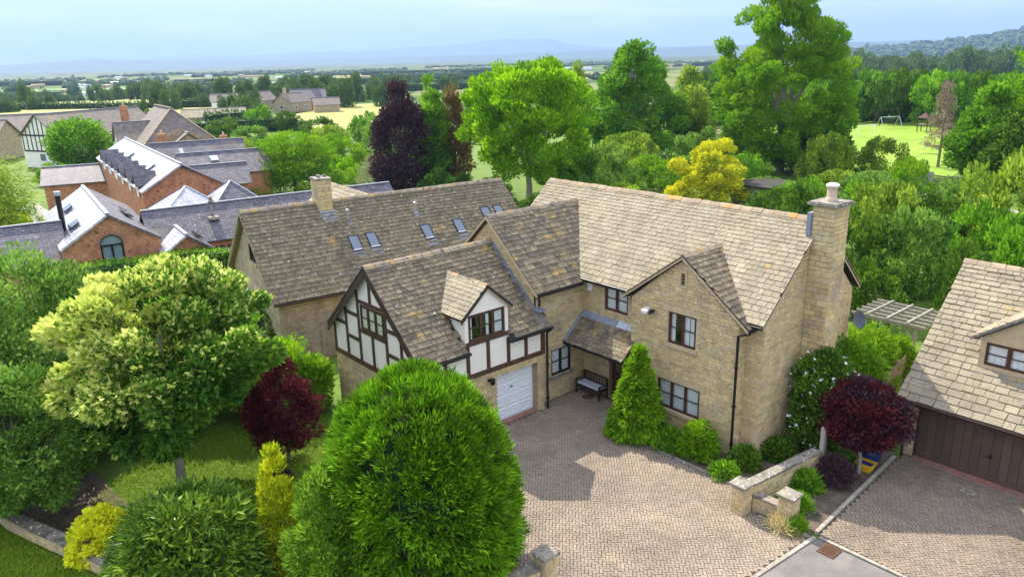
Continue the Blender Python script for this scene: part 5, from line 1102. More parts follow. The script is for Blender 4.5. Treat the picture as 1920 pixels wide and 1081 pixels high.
for p in fp: mb = MB(); mb.box((p[0]-.08, p[1]-.08, 0), (p[0]+.08, p[1]+.08, 1.2)); build(mb, 'post', M['palewood'], None, t)
for p, q in zip(fp[:-1], fp[1:]):
    for z in (.5, 1.0): mb = MB(); mb.bar((*p, z), (*q, z), .05, .12); build(mb, 'rail', M['greywood'], None, t)
t = T('notice_board', 'small pale grey notice board beside the lane and rail fence', 'sign', (86.2, 33, 0)); mb = MB(); mb.box((86.15, 32.2, .5), (86.25, 33.8, 1.5)); build(mb, 'board', M['metal'], None, t)
for y in (32.3, 33.7): mb = MB(); mb.box((86.2, y-.05, 0), (86.3, y+.05, 1.5)); build(mb, 'post', M['greywood'], None, t)
t = T('garden_shed', 'low dark flat roofed shed half hidden in shrubs right of the yellow tree', 'shed', (64, 37.5, 0)); mb = MB(); mb.box((61.6, 35.6, 0), (66.0, 40.4, 2.3)); build(mb, 'wall', M['greywood'], None, t); mb = MB(); mb.box((61.3, 35.3, 2.3), (66.3, 40.7, 2.48)); build(mb, 'roof', M['roofbase'], None, t)
# far sheds and town
def shed(lab, x, y, w, d_, h, ang, m_='white', name='warehouse'):
    z_ = float(terrain(math.hypot(x, y))); t = T(name, lab, 'warehouse', (x, y, z_)); h += z_; c, s = math.cos(ang), math.sin(ang); Q = lambda a, b, z: (x+a*c-b*s, y+a*s+b*c, z)
    mb = MB(); V = [Q(-w/2, -d_/2, z_-1), Q(w/2, -d_/2, z_-1), Q(w/2, d_/2, z_-1), Q(-w/2, d_/2, z_-1), Q(-w/2, -d_/2, h), Q(w/2, -d_/2, h), Q(w/2, d_/2, h), Q(-w/2, d_/2, h)]; mb.add(V, [(0,1,5,4), (1,2,6,5), (2,3,7,6), (3,0,4,7)]); build(mb, 'wall', M[m_], None, t)
    mb = MB(); mb.add([Q(-w/2-.5, -d_/2-.5, h), Q(w/2+.5, -d_/2-.5, h), Q(w/2+.5, d_/2+.5, h), Q(-w/2-.5, d_/2+.5, h), Q(-w/2-.5, 0, h+1.2), Q(w/2+.5, 0, h+1.2)], [(0,1,5,4), (2,3,4,5), (1,2,5), (3,0,4)]); build(mb, 'roof', M['car_w'] if m_ == 'white' else M[m_], None, t)
shed('white roofed barn beyond the tan field, nearest of the far sheds on the right', 440, 252, 34, 18, 4.5, math.radians(-38))

# ================================================================ foliage
def leafmat(name, stops, rough=.6, trans=.32, spec=.12): return mat(name, stops, rough=rough, trans=trans, spec=spec)
LM = dict(
 maple=leafmat('maple leaves', [(.033,.099,.011), (.078,.211,.018), (.247,.427,.039), (.637,.705,.148), (.828,.828,.310)], trans=.3),
 conifer=leafmat('conifer sprays', [(.037,.087,.003), (.093,.214,.007), (.185,.408,.010), (.370,.663,.019)], trans=.18),
 golden=leafmat('golden conifer', [(.10,.20,.01), (.42,.50,.015), (.68,.72,.02), (.80,.80,.03)], trans=.25),
 juniper=leafmat('juniper sprays', [(.044,.111,.011), (.118,.253,.017), (.272,.464,.032), (.414,.623,.052)], trans=.2),
 laurel=leafmat('laurel leaves', [(.034,.078,.007), (.080,.167,.011), (.174,.307,.022), (.350,.464,.040)], rough=.38, trans=.15, spec=.25),
 yellow=leafmat('yellow leaves', [(.46,.50,.02), (.78,.80,.025), (.90,.90,.04), (.84,.84,.03)], trans=.3),
 yellowgreen=leafmat('yellow green leaves', [(.10,.20,.012), (.48,.50,.02), (.74,.72,.03), (.86,.80,.035)], trans=.3),
 hazel=leafmat('hazel leaves', [(.040,.100,.014), (.092,.198,.023), (.209,.383,.055), (.365,.556,.083)], trans=.3),
 dark=leafmat('dark green leaves', [(.025,.058,.005), (.056,.133,.011), (.121,.245,.019), (.233,.390,.030)], trans=.25),
 mid=leafmat('mid green leaves', [(.040,.110,.006), (.100,.251,.011), (.209,.442,.020), (.393,.689,.033)], trans=.35),
 bright=leafmat('bright green leaves', [(.068,.167,.007), (.162,.356,.010), (.220,.403,.013), (.389,.556,.020)], trans=.4),
 lime=leafmat('lime leaves', [(.073,.217,.006), (.147,.337,.006), (.310,.553,.011), (.496,.727,.018)], trans=.42),
 acer=leafmat('crimson leaves', [(.035,.007,.013), (.086,.016,.021), (.181,.032,.035), (.040,.013,.020)], trans=.3),
 purple=leafmat('dark purple leaves', [(.032,.021,.028), (.056,.030,.038), (.105,.052,.058), (.035,.025,.032)], trans=.12),
 copper=leafmat('copper leaves', [(.123,.088,.035), (.210,.105,.044), (.202,.185,.026), (.263,.131,.061)], trans=.3),
 silver=leafmat('silver leaves', [(.337,.408,.197), (.353,.390,.190), (.500,.512,.267)], trans=.2),
 olive=leafmat('willow leaves', [(.073,.145,.010), (.168,.278,.022), (.343,.490,.040), (.538,.644,.079)], trans=.4),
 dead=leafmat('dry brown needles', [(.280,.210,.149), (.420,.315,.219), (.228,.175,.131)], trans=.1),
 far=leafmat('distant tree leaves', [(.045,.10,.022), (.09,.17,.035), (.14,.24,.05), (.18,.27,.06)], trans=.2),
 grass=leafmat('grass blades', [(.113,.223,.013), (.224,.371,.019), (.381,.501,.039), (.345,.345,.115)], trans=.3),
 flower=leafmat('white flowers', [(.800,.800,.782)], trans=.2),
 straw=leafmat('dry straw', [(.575,.483,.230), (.690,.598,.322)], trans=.2))
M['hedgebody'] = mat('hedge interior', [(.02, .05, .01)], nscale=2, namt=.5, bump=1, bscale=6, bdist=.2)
def prof(shape, t):
    if shape == 'round': return np.sqrt(np.clip(1-(2*t-1)**2, 0, 1))
    if shape == 'dome': return np.sqrt(np.clip(1-t**2.2, 0, 1))*np.clip(.75+t*1.2, 0, 1)
    if shape == 'cone': return np.clip((1-t)**.85, 0, 1)*np.clip(t*9+.55, 0, 1)
    if shape == 'bell': return np.clip(1-t**3.4, 0, 1)**.6*np.clip(.84+t*.8, 0, 1)
    if shape == 'egg': return np.clip(1-t**2.3, 0, 1)**.62*np.clip(.86+t*.9, 0, 1)
    if shape == 'column': return np.clip(1-t**5, 0, 1)**.8*np.clip(.55+t*2.5, 0, 1)
    if shape == 'poplar': return np.clip(np.sin(math.pi*np.clip(t, 0, 1)**.62)**.72, 0, 1)*(1-.25*t)
    if shape == 'drop': return np.sin(math.pi*np.clip(t, 0, 1)**.8)**.8
    return np.ones_like(t)
def crown_points(rg, n, shape, lump, flo=.45, nl=5):
    """points in a unit crown (radius 1, height 0..1) crowding to an uneven outer shell"""
    t = rg.random(n*3)**.9; a = rg.random(n*3)*2*math.pi; p = prof(shape, t); k = rg.random(n*3) < np.clip(p, .12, 1); t, a, p = t[k][:n], a[k][:n], p[k][:n]
    f = flo+(1-flo)*rg.random(len(t))**.55
    w = 1+lump*sum(np.sin(a*fr+t*ft*6+ph)*am for fr, ft, ph, am in [(2+rg.integers(0, 3), rg.uniform(-1.5, 1.5), rg.uniform(0, 6), .5), (3+rg.integers(0, 4), rg.uniform(-3, 3), rg.uniform(0, 6), .45), (5+rg.integers(0, 4), rg.uniform(-4, 4), rg.uniform(0, 6), .35)])
    r = p*f*w; return np.stack([r*np.cos(a), r*np.sin(a), t], 1), f
def foliage(seed, n, R, Hh, shape='round', lump=.16, clump=.32, nc=140, leaf=(.16, .09), up=.35, out=.6, droop=0., flo=.45, rx=None, tintf=None, jag=.0, flat=.75, cup=.25):
    """leaf mesh arrays: crown radius R, height Hh, base at z=0"""
    rg = np.random.default_rng(seed); C, f = crown_points(rg, nc, shape, lump, flo); nc = len(C)
    C = C*np.array([R, R*(rx or 1), Hh]); cs = clump*R*rg.uniform(.55, 1.25, nc)
    if jag: C[:, 2] += rg.uniform(0, jag, nc)*(C[:, 2] > Hh*.3)
    w = cs**2; idx = rg.choice(nc, n, p=w/w.sum()); d = rg.normal(size=(n, 3)); d /= np.linalg.norm(d, axis=1, keepdims=True)
    rr = cs[idx]*(.35+.65*rg.random(n)**.5); P = C[idx]+d*rr[:, None]*np.array([1, 1, flat])
    P[:, 2] = np.maximum(P[:, 2], .02)
    o = P-np.array([0, 0, Hh*.42]); o[:, 2] *= R/max(Hh*.5, .1); o /= np.linalg.norm(o, axis=1, keepdims=True)+1e-6
    ax = o*out+d*.45+np.array([0, 0, up-droop])+rg.normal(size=(n, 3))*.45; ax /= np.linalg.norm(ax, axis=1, keepdims=True)
    nn = d*.6+o*.3+np.array([0, 0, .55])+rg.normal(size=(n, 3))*.45; sd = np.cross(ax, nn); sd /= np.linalg.norm(sd, axis=1, keepdims=True)+1e-6; nn = np.cross(sd, ax)
    sc = rg.uniform(.65, 1.3, n)[:, None]; l, wd = leaf
    V = np.stack([P, P+ax*l*.45*sc+sd*wd*.5*sc+nn*wd*cup*sc, P+ax*l*sc, P+ax*l*.45*sc-sd*wd*.5*sc+nn*wd*cup*sc], 1)
    tn = np.clip(.45*rg.random(nc)[idx]+.55*rg.random(n), 0, .999)
    if tintf is not None: tn = np.clip(tintf(P, tn, rg), 0, .999)
    return V.reshape(-1, 3), tn
def leaf_mesh(name, V, tn, m_):
    n = len(tn); return np_mesh(name, V, np.arange(4*n), np.full(n, 4), tn, None, [m_])
def limbs(rg, R, Hh, tr, th_, spread=.68, k=7, zc=0, shape='round'):
    mb = MB(); top = th_; mb.ct = .5
    mb.tube([(0, 0, -.1), (tr*.2, 0, top*.5), (0, tr*.3, top)], [tr*1.25, tr, tr*.85], 8)
    for i in range(k):
        a = 2*math.pi*i/k+rg.uniform(-.4, .4); rr = R*spread*rg.uniform(.6, 1); ze = zc+Hh*rg.uniform(.35, .8); rr *= float(prof(shape, np.array([(ze-zc)/Hh]))[0]); s0 = np.array((0, 0, top*rg.uniform(.85, 1.0)))
        m1 = np.array((math.cos(a)*rr*.35, math.sin(a)*rr*.35, top+(ze-top)*.45)); e = np.array((math.cos(a)*rr, math.sin(a)*rr, ze))
        mb.tube([s0, m1, e], [tr*.6, tr*.38, tr*.1], 6, cap=False)
        for j in range(3):
            b = a+rg.uniform(-1, 1); q = m1+(e-m1)*rg.uniform(.1, .7); mb.tube([q, q+np.array((math.cos(b)*rr*.4, math.sin(b)*rr*.4, Hh*rg.uniform(.05, .22)))], [tr*.22, tr*.05], 5, cap=False)
    mb.tube([(0, 0, top*.95), (rg.uniform(-.2, .2), rg.uniform(-.2, .2), zc+Hh*.62)], [tr*.7, tr*.12], 6, cap=False)
    return mb
NT = [100]
def plant(name, lab, cat, x, y, h, r, z0, lm, n, shape='round', leaf=(.16, .09), trunk=None, bark='bark', group=None, seed=None, rot=None, z=0, **k):
    NT[0] += 1; seed = seed or NT[0]; rg = np.random.default_rng(seed+5000)
    t = T(name, lab, cat, (x, y, z), 0, group); t.o.rotation_euler = (0, 0, rot if rot is not None else 0)
    V, tn = foliage(seed, n, r/(1+.35*k.get('clump', .32)), (h-z0)/(1+.12*k.get('clump', .32)), shape, leaf=leaf, **k); V[:, 2] += z0
    o = bpy.data.objects.new('crown' if trunk else 'foliage', leaf_mesh(name+'_leaves', V, tn, LM[lm])); COL.objects.link(o); o.parent = t.o
    if trunk:
        mb = limbs(rg, r, h-z0, trunk[0], trunk[1], zc=z0, shape=shape); w = build(mb, 'trunk', M[bark]); w.parent = t.o
    return t
# --- front garden
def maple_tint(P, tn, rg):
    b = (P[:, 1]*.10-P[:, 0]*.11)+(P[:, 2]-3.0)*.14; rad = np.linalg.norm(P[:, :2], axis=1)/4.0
    return np.where(rg.random(len(P)) < np.clip(b*1.3+rad*.5+.12, 0, .97), .55+.45*tn, tn*.55)  # real cream variegation, plus the sunlit upper left side put into colour
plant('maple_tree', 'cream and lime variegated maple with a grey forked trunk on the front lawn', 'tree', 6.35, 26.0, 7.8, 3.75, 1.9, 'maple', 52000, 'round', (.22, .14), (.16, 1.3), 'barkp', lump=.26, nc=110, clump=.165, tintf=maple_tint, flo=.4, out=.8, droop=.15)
cf = plant('clipped_conifer', 'huge dense bright green conifer, egg shaped, standing before the garage', 'conifer', 9.95, 15.95, 6.35, 2.78, 0, 'conifer', 115000, 'bell', (.21, .042), (.2, 1), lump=.055, nc=1300, clump=.085, up=.35, out=1.2, flo=.8, flat=1, cup=.1)
def body(th, shape, R, Hh, z0=0, col='hedgebody', k=.84, ry=1):
    mb = MB(); ts = np.linspace(0.0, .97, 14); pr = prof(shape, ts)*R*k; V = [(pr[i]*math.cos(a), ry*pr[i]*math.sin(a), z0+ts[i]*Hh*.97) for i in range(14) for a in np.arange(20)*math.pi/10]
    mb.add(V, [(i*20+j, i*20+(j+1) % 20, i*20+20+(j+1) % 20, i*20+20+j) for i in range(13) for j in range(20)]+[tuple(13*20+j for j in range(20))], .2); b = build(mb, 'inner_branches', M[col], smooth=True); b.parent = th.o; return b
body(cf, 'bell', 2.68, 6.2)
plant('golden_conifer', 'narrow golden yellow conifer left of the huge green conifer', 'conifer', 6.95, 18.75, 4.1, .98, 0, 'golden', 15000, 'cone', (.16, .045), (.06, .6), lump=.08, nc=220, clump=.2, up=.9, out=.8, flo=.6)
plant('juniper_bush', 'light green feathery juniper overlapping the lower left of the huge conifer', 'shrub', 7.35, 16.2, 4.4, 1.35, 0, 'juniper', 24000, 'egg', (.16, .045), None, lump=.1, nc=260, clump=.2, up=.5, out=.9, flo=.7)
plant('laurel_bush', 'broad glossy dark green laurel with long leaves at the bottom edge', 'shrub', 4.75, 19.6, 3.1, 2.25, 0, 'laurel', 17000, 'dome', (.27, .075), None, lump=.07, nc=240, clump=.2, up=.15, out=.7, droop=.35, flo=.7, rx=1.0)
plant('yellow_bush', 'small bright yellow rounded shrub above the curved stone wall', 'shrub', 3.25, 23.45, 1.5, .95, 0, 'yellow', 8000, 'dome', (.12, .085), None, lump=.1, nc=110, clump=.22, flo=.7)
plant('hazel_bush', 'wide loose mid green shrub at the left edge behind the curved wall', 'shrub', 1.7, 27.6, 5.0, 2.75, .5, 'hazel', 26000, 'round', (.17, .085), (.07, .7), lump=.24, nc=170, clump=.17, flo=.45, droop=.1)
plant('crimson_acer', 'dark crimson acer on the lawn between the maple and the timbered garage', 'tree', 9.9, 24.9, 4.1, 1.4, .7, 'acer', 12000, 'poplar', (.14, .07), (.07, .9), lump=.2, nc=140, clump=.25, flo=.5, droop=.1)
plant('dark_shrub', 'tiny blackish purple shrub at the foot of the crimson acer', 'shrub', 8.9, 23.6, .6, .5, 0, 'purple', 900, 'dome', (.1, .06), None)
plant('golden_spreading_bush', 'low yellow green spreading shrub right of the maple crown', 'shrub', 11.6, 29.2, 3.0, 2.1, .2, 'lime', 11000, 'dome', (.18, .08), None, lump=.16, nc=140, rx=.7)
plant('garden_shrub', 'mid green leafy shrub against the left corner of the timbered garage', 'shrub', 12.6, 28.3, 2.5, .95, 0, 'bright', 5000, 'round', (.17, .08), None)
plant('garden_shrub', 'dark green shrubbery in the shade behind the maple trunk', 'shrub', 7.5, 31.5, 2.6, 2.6, 0, 'dark', 9000, 'dome', (.2, .1), None)
plant('garden_shrub', 'deep green shrub between the left edge shrub and the maple', 'shrub', 3.4, 31.2, 3.0, 2.4, 0, 'dark', 9000, 'dome', (.2, .1), None)
plant('leafy_tree', 'broad dark green tree behind the maple at the left edge', 'tree', 3.2, 36.0, 7.0, 3.8, .4, 'hazel', 22000, 'round', (.24, .11), (.15, 1.5), lump=.2, nc=220, clump=.25)
plant('leafy_tree', 'mid green tree showing between the maple and the board fence', 'tree', 9.7, 32.2, 5.0, 2.3, .5, 'mid', 11000, 'round', (.22, .1), (.1, 1.2), lump=.2)
plant('leafy_tree', 'dark tree at the far left edge below the slate range', 'tree', -3.5, 38.0, 6.4, 3.6, .3, 'dark', 14000, 'round', (.26, .12), (.15, 1.5))
plant('willow_tree', 'airy olive green willow rising at the left edge above the slate range', 'tree', 5.0, 65.0, 9.6, 4.6, .6, 'olive', 20000, 'dome', (.42, .07), (.2, 2.5), lump=.22, nc=170, droop=.75, up=.1, flo=.35)
plant('ivy_bush', 'dark green ivy mound against the wall of the long house', 'shrub', 15.6, 36.3, 2.7, 1.5, 0, 'dark', 4500, 'dome', (.2, .1), None)
plant('cone_tree', 'bright green cone shaped shrub tree beside the front gable and drive', 'shrub', 20.85, 17.35, 3.7, 1.15, 0, 'bright', 17000, 'cone', (.17, .075), (.07, .6), lump=.07, nc=300, clump=.2, flo=.72, up=.1, droop=.2, out=.9)
plant('garden_shrub', 'lime green shrub below the lower front window of the gable', 'shrub', 21.2, 14.7, 1.4, .68, 0, 'bright', 5200, 'dome', (.15, .07), None, lump=.15)
plant('climbing_shrub', 'dark green climber with white flowers against the chimney end wall', 'climber', 25.0, 12.15, 3.9, 1.35, 0, 'dark', 14000, 'column', (.15, .085), None, lump=.12, nc=160, rx=.7)
V, tn = foliage(777, 220, 1.3, 3.7, 'column', leaf=(.12, .12), flo=.9, rx=.7, nc=60); fo = bpy.data.objects.new('flowers', leaf_mesh('flowers', V, tn, LM['flower'])); COL.objects.link(fo); fo['kind'] = 'stuff'; fo.parent = bpy.data.objects['climbing_shrub']
plant('garden_shrub', 'mid green shrub behind the climber under the satellite dish', 'shrub', 28.3, 12.6, 3.4, 1.5, 0, 'mid', 8000, 'dome', (.17, .08), None, lump=.15)
plant('garden_shrub', 'lime feathery shrub beside the board fence in front of the pergola', 'shrub', 30.4, 13.1, 3.2, 1.5, 0, 'bright', 9000, 'dome', (.2, .08), None, lump=.15)
plant('garden_shrub', 'small light green shrub between fence and pergola post', 'shrub', 32.6, 12.6, 2.2, .9, 0, 'bright', 3500, 'dome', (.17, .08), None)
plant('red_acer_tree', 'round crimson and black leaved acer on a bent pale stem between the two drives', 'tree', 24.75, 10.45, 3.05, 1.35, .95, 'acer', 12000, 'round', (.15, .085), None, lump=.1, nc=150, clump=.24, flo=.55)
V, tn = foliage(778, 7000, 1.25, 2.1, 'dome', leaf=(.14, .085), flo=.5, nc=90); V[:, 2] += 1.1; V[:, 0] += .1; fo = bpy.data.objects.new('crown', leaf_mesh('dark_leaves', V, tn, LM['purple'])); COL.objects.link(fo); fo.parent = bpy.data.objects['red_acer_tree']; fo['label'] = 'blackish purple upper leaves'
mb = MB(); mb.tube([(24.3-24.75, 10.2-10.45, 0), (24.4-24.75, -.2, .45), (-.15, -.05, 1.0), (0, 0, 1.9)], [.09, .07, .065, .04], 8); w = build(mb, 'trunk', M['barkp']); w.parent = bpy.data.objects['red_acer_tree']
plant('purple_shrub', 'low blackish purple shrub at the foot of the red leaved tree', 'shrub', 23.2, 10.55, .85, .75, 0, 'purple', 3200, 'dome', (.1, .05), None)
plant('bed_shrub', 'small green shrub in the bare soil between the two pillars and the drive', 'shrub', 20.35, 10.75, .42, .34, 0, 'mid', 800, 'dome', (.12, .04), None)
plant('bed_shrub', 'green grassy plant behind the nearer pillar', 'shrub', 20.75, 10.45, .5, .42, 0, 'mid', 1300, 'dome', (.16, .03), None, up=.6)
plant('bed_shrub', 'green strappy plant between wall and red leaved tree', 'shrub', 22.0, 10.9, .5, .5, 0, 'mid', 1500, 'dome', (.25, .04), None, up=.8)
plant('bed_shrub', 'green tuft at the kerb corner below the nearer pillar', 'shrub', 19.65, 9.95, .38, .34, 0, 'bright', 900, 'dome', (.2, .03), None, up=.8)
plant('straw_tuft', 'dry straw coloured grass tuft at the kerb corner', 'grass tuft', 19.45, 10.25, .22, .42, 0, 'straw', 900, 'dome', (.28, .025), None, up=.2)
plant('bed_shrub', 'dark green leafy clump at the foot of the black downpipe', 'shrub', 21.85, 13.2, .6, .5, 0, 'dark', 2200, 'dome', (.2, .09), None)
plant('bed_shrub', 'dark green clump at the foot of the end wall corner', 'shrub', 23.3, 12.75, .6, .65, 0, 'dark', 2600, 'dome', (.16, .08), None)
plant('bed_shrub', 'ragged green clump between the cone shaped shrub tree and the lime shrub', 'shrub', 21.0, 15.95, .55, .75, 0, 'mid', 2000, 'dome', (.2, .05), None, up=.5)
plant('bed_shrub', 'green trailing plant spilling over the edging stones near the pillar', 'shrub', 20.75, 13.3, .4, .5, 0, 'mid', 1300, 'dome', (.16, .05), None)
plant('bed_shrub', 'green weeds on top of the bank behind the stone wall', 'shrub', 24.6, 11.4, .9, .8, 0, 'mid', 2000, 'dome', (.2, .05), None)
# --- trees behind the houses
big = [
 ('round_tree', 'round dark green tree in front of the half timbered house', 24.4, 124.2, 7.4, 4.2, .6, 'mid', 9000, 'round', (.45, .25), (.25, 1.5), {}),
 ('cedar_tree', 'spreading layered green cedar beside the slate ranges', 36.6, 80.5, 7.2, 5.2, 0, 'bright', 22000, 'dome', (.42, .12), (.25, 2), dict(flat=.3, lump=.25, nc=120, clump=.3, droop=.4)),
 ('silver_shrub', 'silvery green shrub in front of the dark purple tree', 45.6, 77.0, 3.9, 2.6, 0, 'silver', 5500, 'dome', (.32, .07), None, dict(up=.7)),
 ('purple_tree', 'tall blackish purple beech', 46.3, 73.4, 11.4, 3.8, .2, 'purple', 16000, 'poplar', (.38, .2), (.25, 2), dict(lump=.2, jag=.8)),
 ('leafy_tree', 'slim green tree directly right of the purple beech', 49.9, 71.9, 12.6, 2.3, .3, 'mid', 9000, 'poplar', (.4, .18), (.2, 2), dict(lump=.2)),
 ('leafy_tree', 'second slim paler green tree between purple beech and lime tree', 52.9, 77.0, 12.3, 2.2, .3, 'bright', 8000, 'poplar', (.4, .18), (.2, 2), dict(lump=.2)),
 ('copper_tree', 'rusty copper leaved tree left of the bright lime tree', 51.9, 71.0, 11.5, 2.4, .6, 'copper', 9000, 'poplar', (.4, .15), (.2, 2), dict(lump=.25)),
 ('lime_tree', 'bright lime green broad crowned tree above the long house ridge', 51.3, 57.6, 13.6, 6.6, 2.2, 'lime', 38000, 'round', (.37, .21), (.3, 3.2), dict(lump=.18, nc=190, clump=.175, up=.9, jag=.6, bark='barkp')),
 ('large_tree', 'tall mid green tree with a grey trunk right of the lime tree', 84.7, 72.6, 15.8, 7.4, .8, 'mid', 36000, 'poplar', (.46, .23), (.45, 4.5), dict(lump=.2, nc=190, clump=.19, jag=.8, bark='barkp')),
 ('leafy_tree', 'smaller green tree to the right of the tall grey trunked tree', 91.3, 67.0, 9.4, 3.6, 0, 'olive', 9000, 'poplar', (.55, .2), (.25, 2), dict(lump=.2)),
 ('leafy_tree', 'slim feathery tree between the lime tree and the tall grey trunked tree', 83.0, 82.0, 13.5, 2.0, .5, 'olive', 6000, 'poplar', (.5, .16), (.25, 2), dict(lump=.2)),
 ('leafy_tree', 'hazy green tree showing behind the smaller green tree', 118.0, 88.0, 12.0, 4.0, 0, 'olive', 8000, 'poplar', (.6, .25), (.25, 2), dict(lump=.2)),
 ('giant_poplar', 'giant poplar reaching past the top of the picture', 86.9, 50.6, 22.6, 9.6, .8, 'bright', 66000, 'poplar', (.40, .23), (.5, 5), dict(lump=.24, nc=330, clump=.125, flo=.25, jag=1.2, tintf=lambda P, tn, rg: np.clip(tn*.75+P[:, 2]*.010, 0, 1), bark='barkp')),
 ('leafy_tree', 'dark leafy tree standing under the right side of the giant poplar', 88.0, 46.5, 7.0, 3.8, 0, 'dark', 10000, 'round', (.5, .3), (.25, 2), {}),
 ('yellow_tree', 'bright yellow leaved tree behind the main roof ridge', 61.5, 42.6, 5.7, 3.8, .4, 'yellowgreen', 13000, 'dome', (.3, .2), (.15, 1.5), dict(lump=.34, nc=60, clump=.2, jag=.5)),
 ('leafy_tree', 'tall yellow green tree with pale bare branches at the right edge', 98.0, 27.0, 15.3, 4.9, .9, 'lime', 13000, 'poplar', (.5, .24), (.3, 4), dict(lump=.2, flo=.2, bark='barkp')),
 ('leafy_tree', 'dense mid green tree right of the bare brown conifer', 93.5, 29.8, 10.4, 3.8, .5, 'mid', 15000, 'poplar', (.5, .26), (.25, 2), dict(lump=.15)),
 ('leafy_tree', 'dark lower tree at the right edge under the yellow green one', 91.0, 24.5, 8.6, 4.4, .3, 'dark', 12000, 'round', (.5, .26), (.25, 2), {}),
]
for (nm, lb, x, y, h, r, z0, lm, n, sh, lf, tr, kw) in big:
    kw = dict(kw); bk = kw.pop('bark', 'bark'); plant(nm, lb, 'tree', x, y, h, r, z0, lm, n, sh, lf, tr, bk, **kw)
# bare brown conifer
t = T('dead_conifer', 'half dead brown conifer with bare drooping branches at the edge of the playing field', 'tree', (101.0, 37.4, 0)); mb = MB(); mb.tube([(0, 0, -.1), (.1, 0, 4), (0, .1, 10.6)], [.2, .14, .03], 6); w = build(mb, 'trunk', M['barkp']); w.parent = t.o
rg = np.random.default_rng(3); mb = MB()
for i in range(70):
    z = rg.uniform(1.5, 10); a = rg.uniform(0, 6.28); r = (3.0-.25*z)*rg.uniform(.6, 1.1)+.3; mb.tube([(0, 0, z), (math.cos(a)*r*.6, math.sin(a)*r*.6, z+.15), (math.cos(a)*r, math.sin(a)*r, z-.45)], [.05, .03, .01], 4, cap=False)
w = build(mb, 'branches', M['barkp']); w.parent = t.o
V, tn = foliage(55, 2600, 2.1, 8, 'cone', leaf=(.5, .07), droop=.8, flo=.3, nc=90, clump=.2); V[:, 2] += 2.5; w = bpy.data.objects.new('dry_needles', leaf_mesh('dry_needles', V, tn, LM['dead'])); COL.objects.link(w); w.parent = t.o
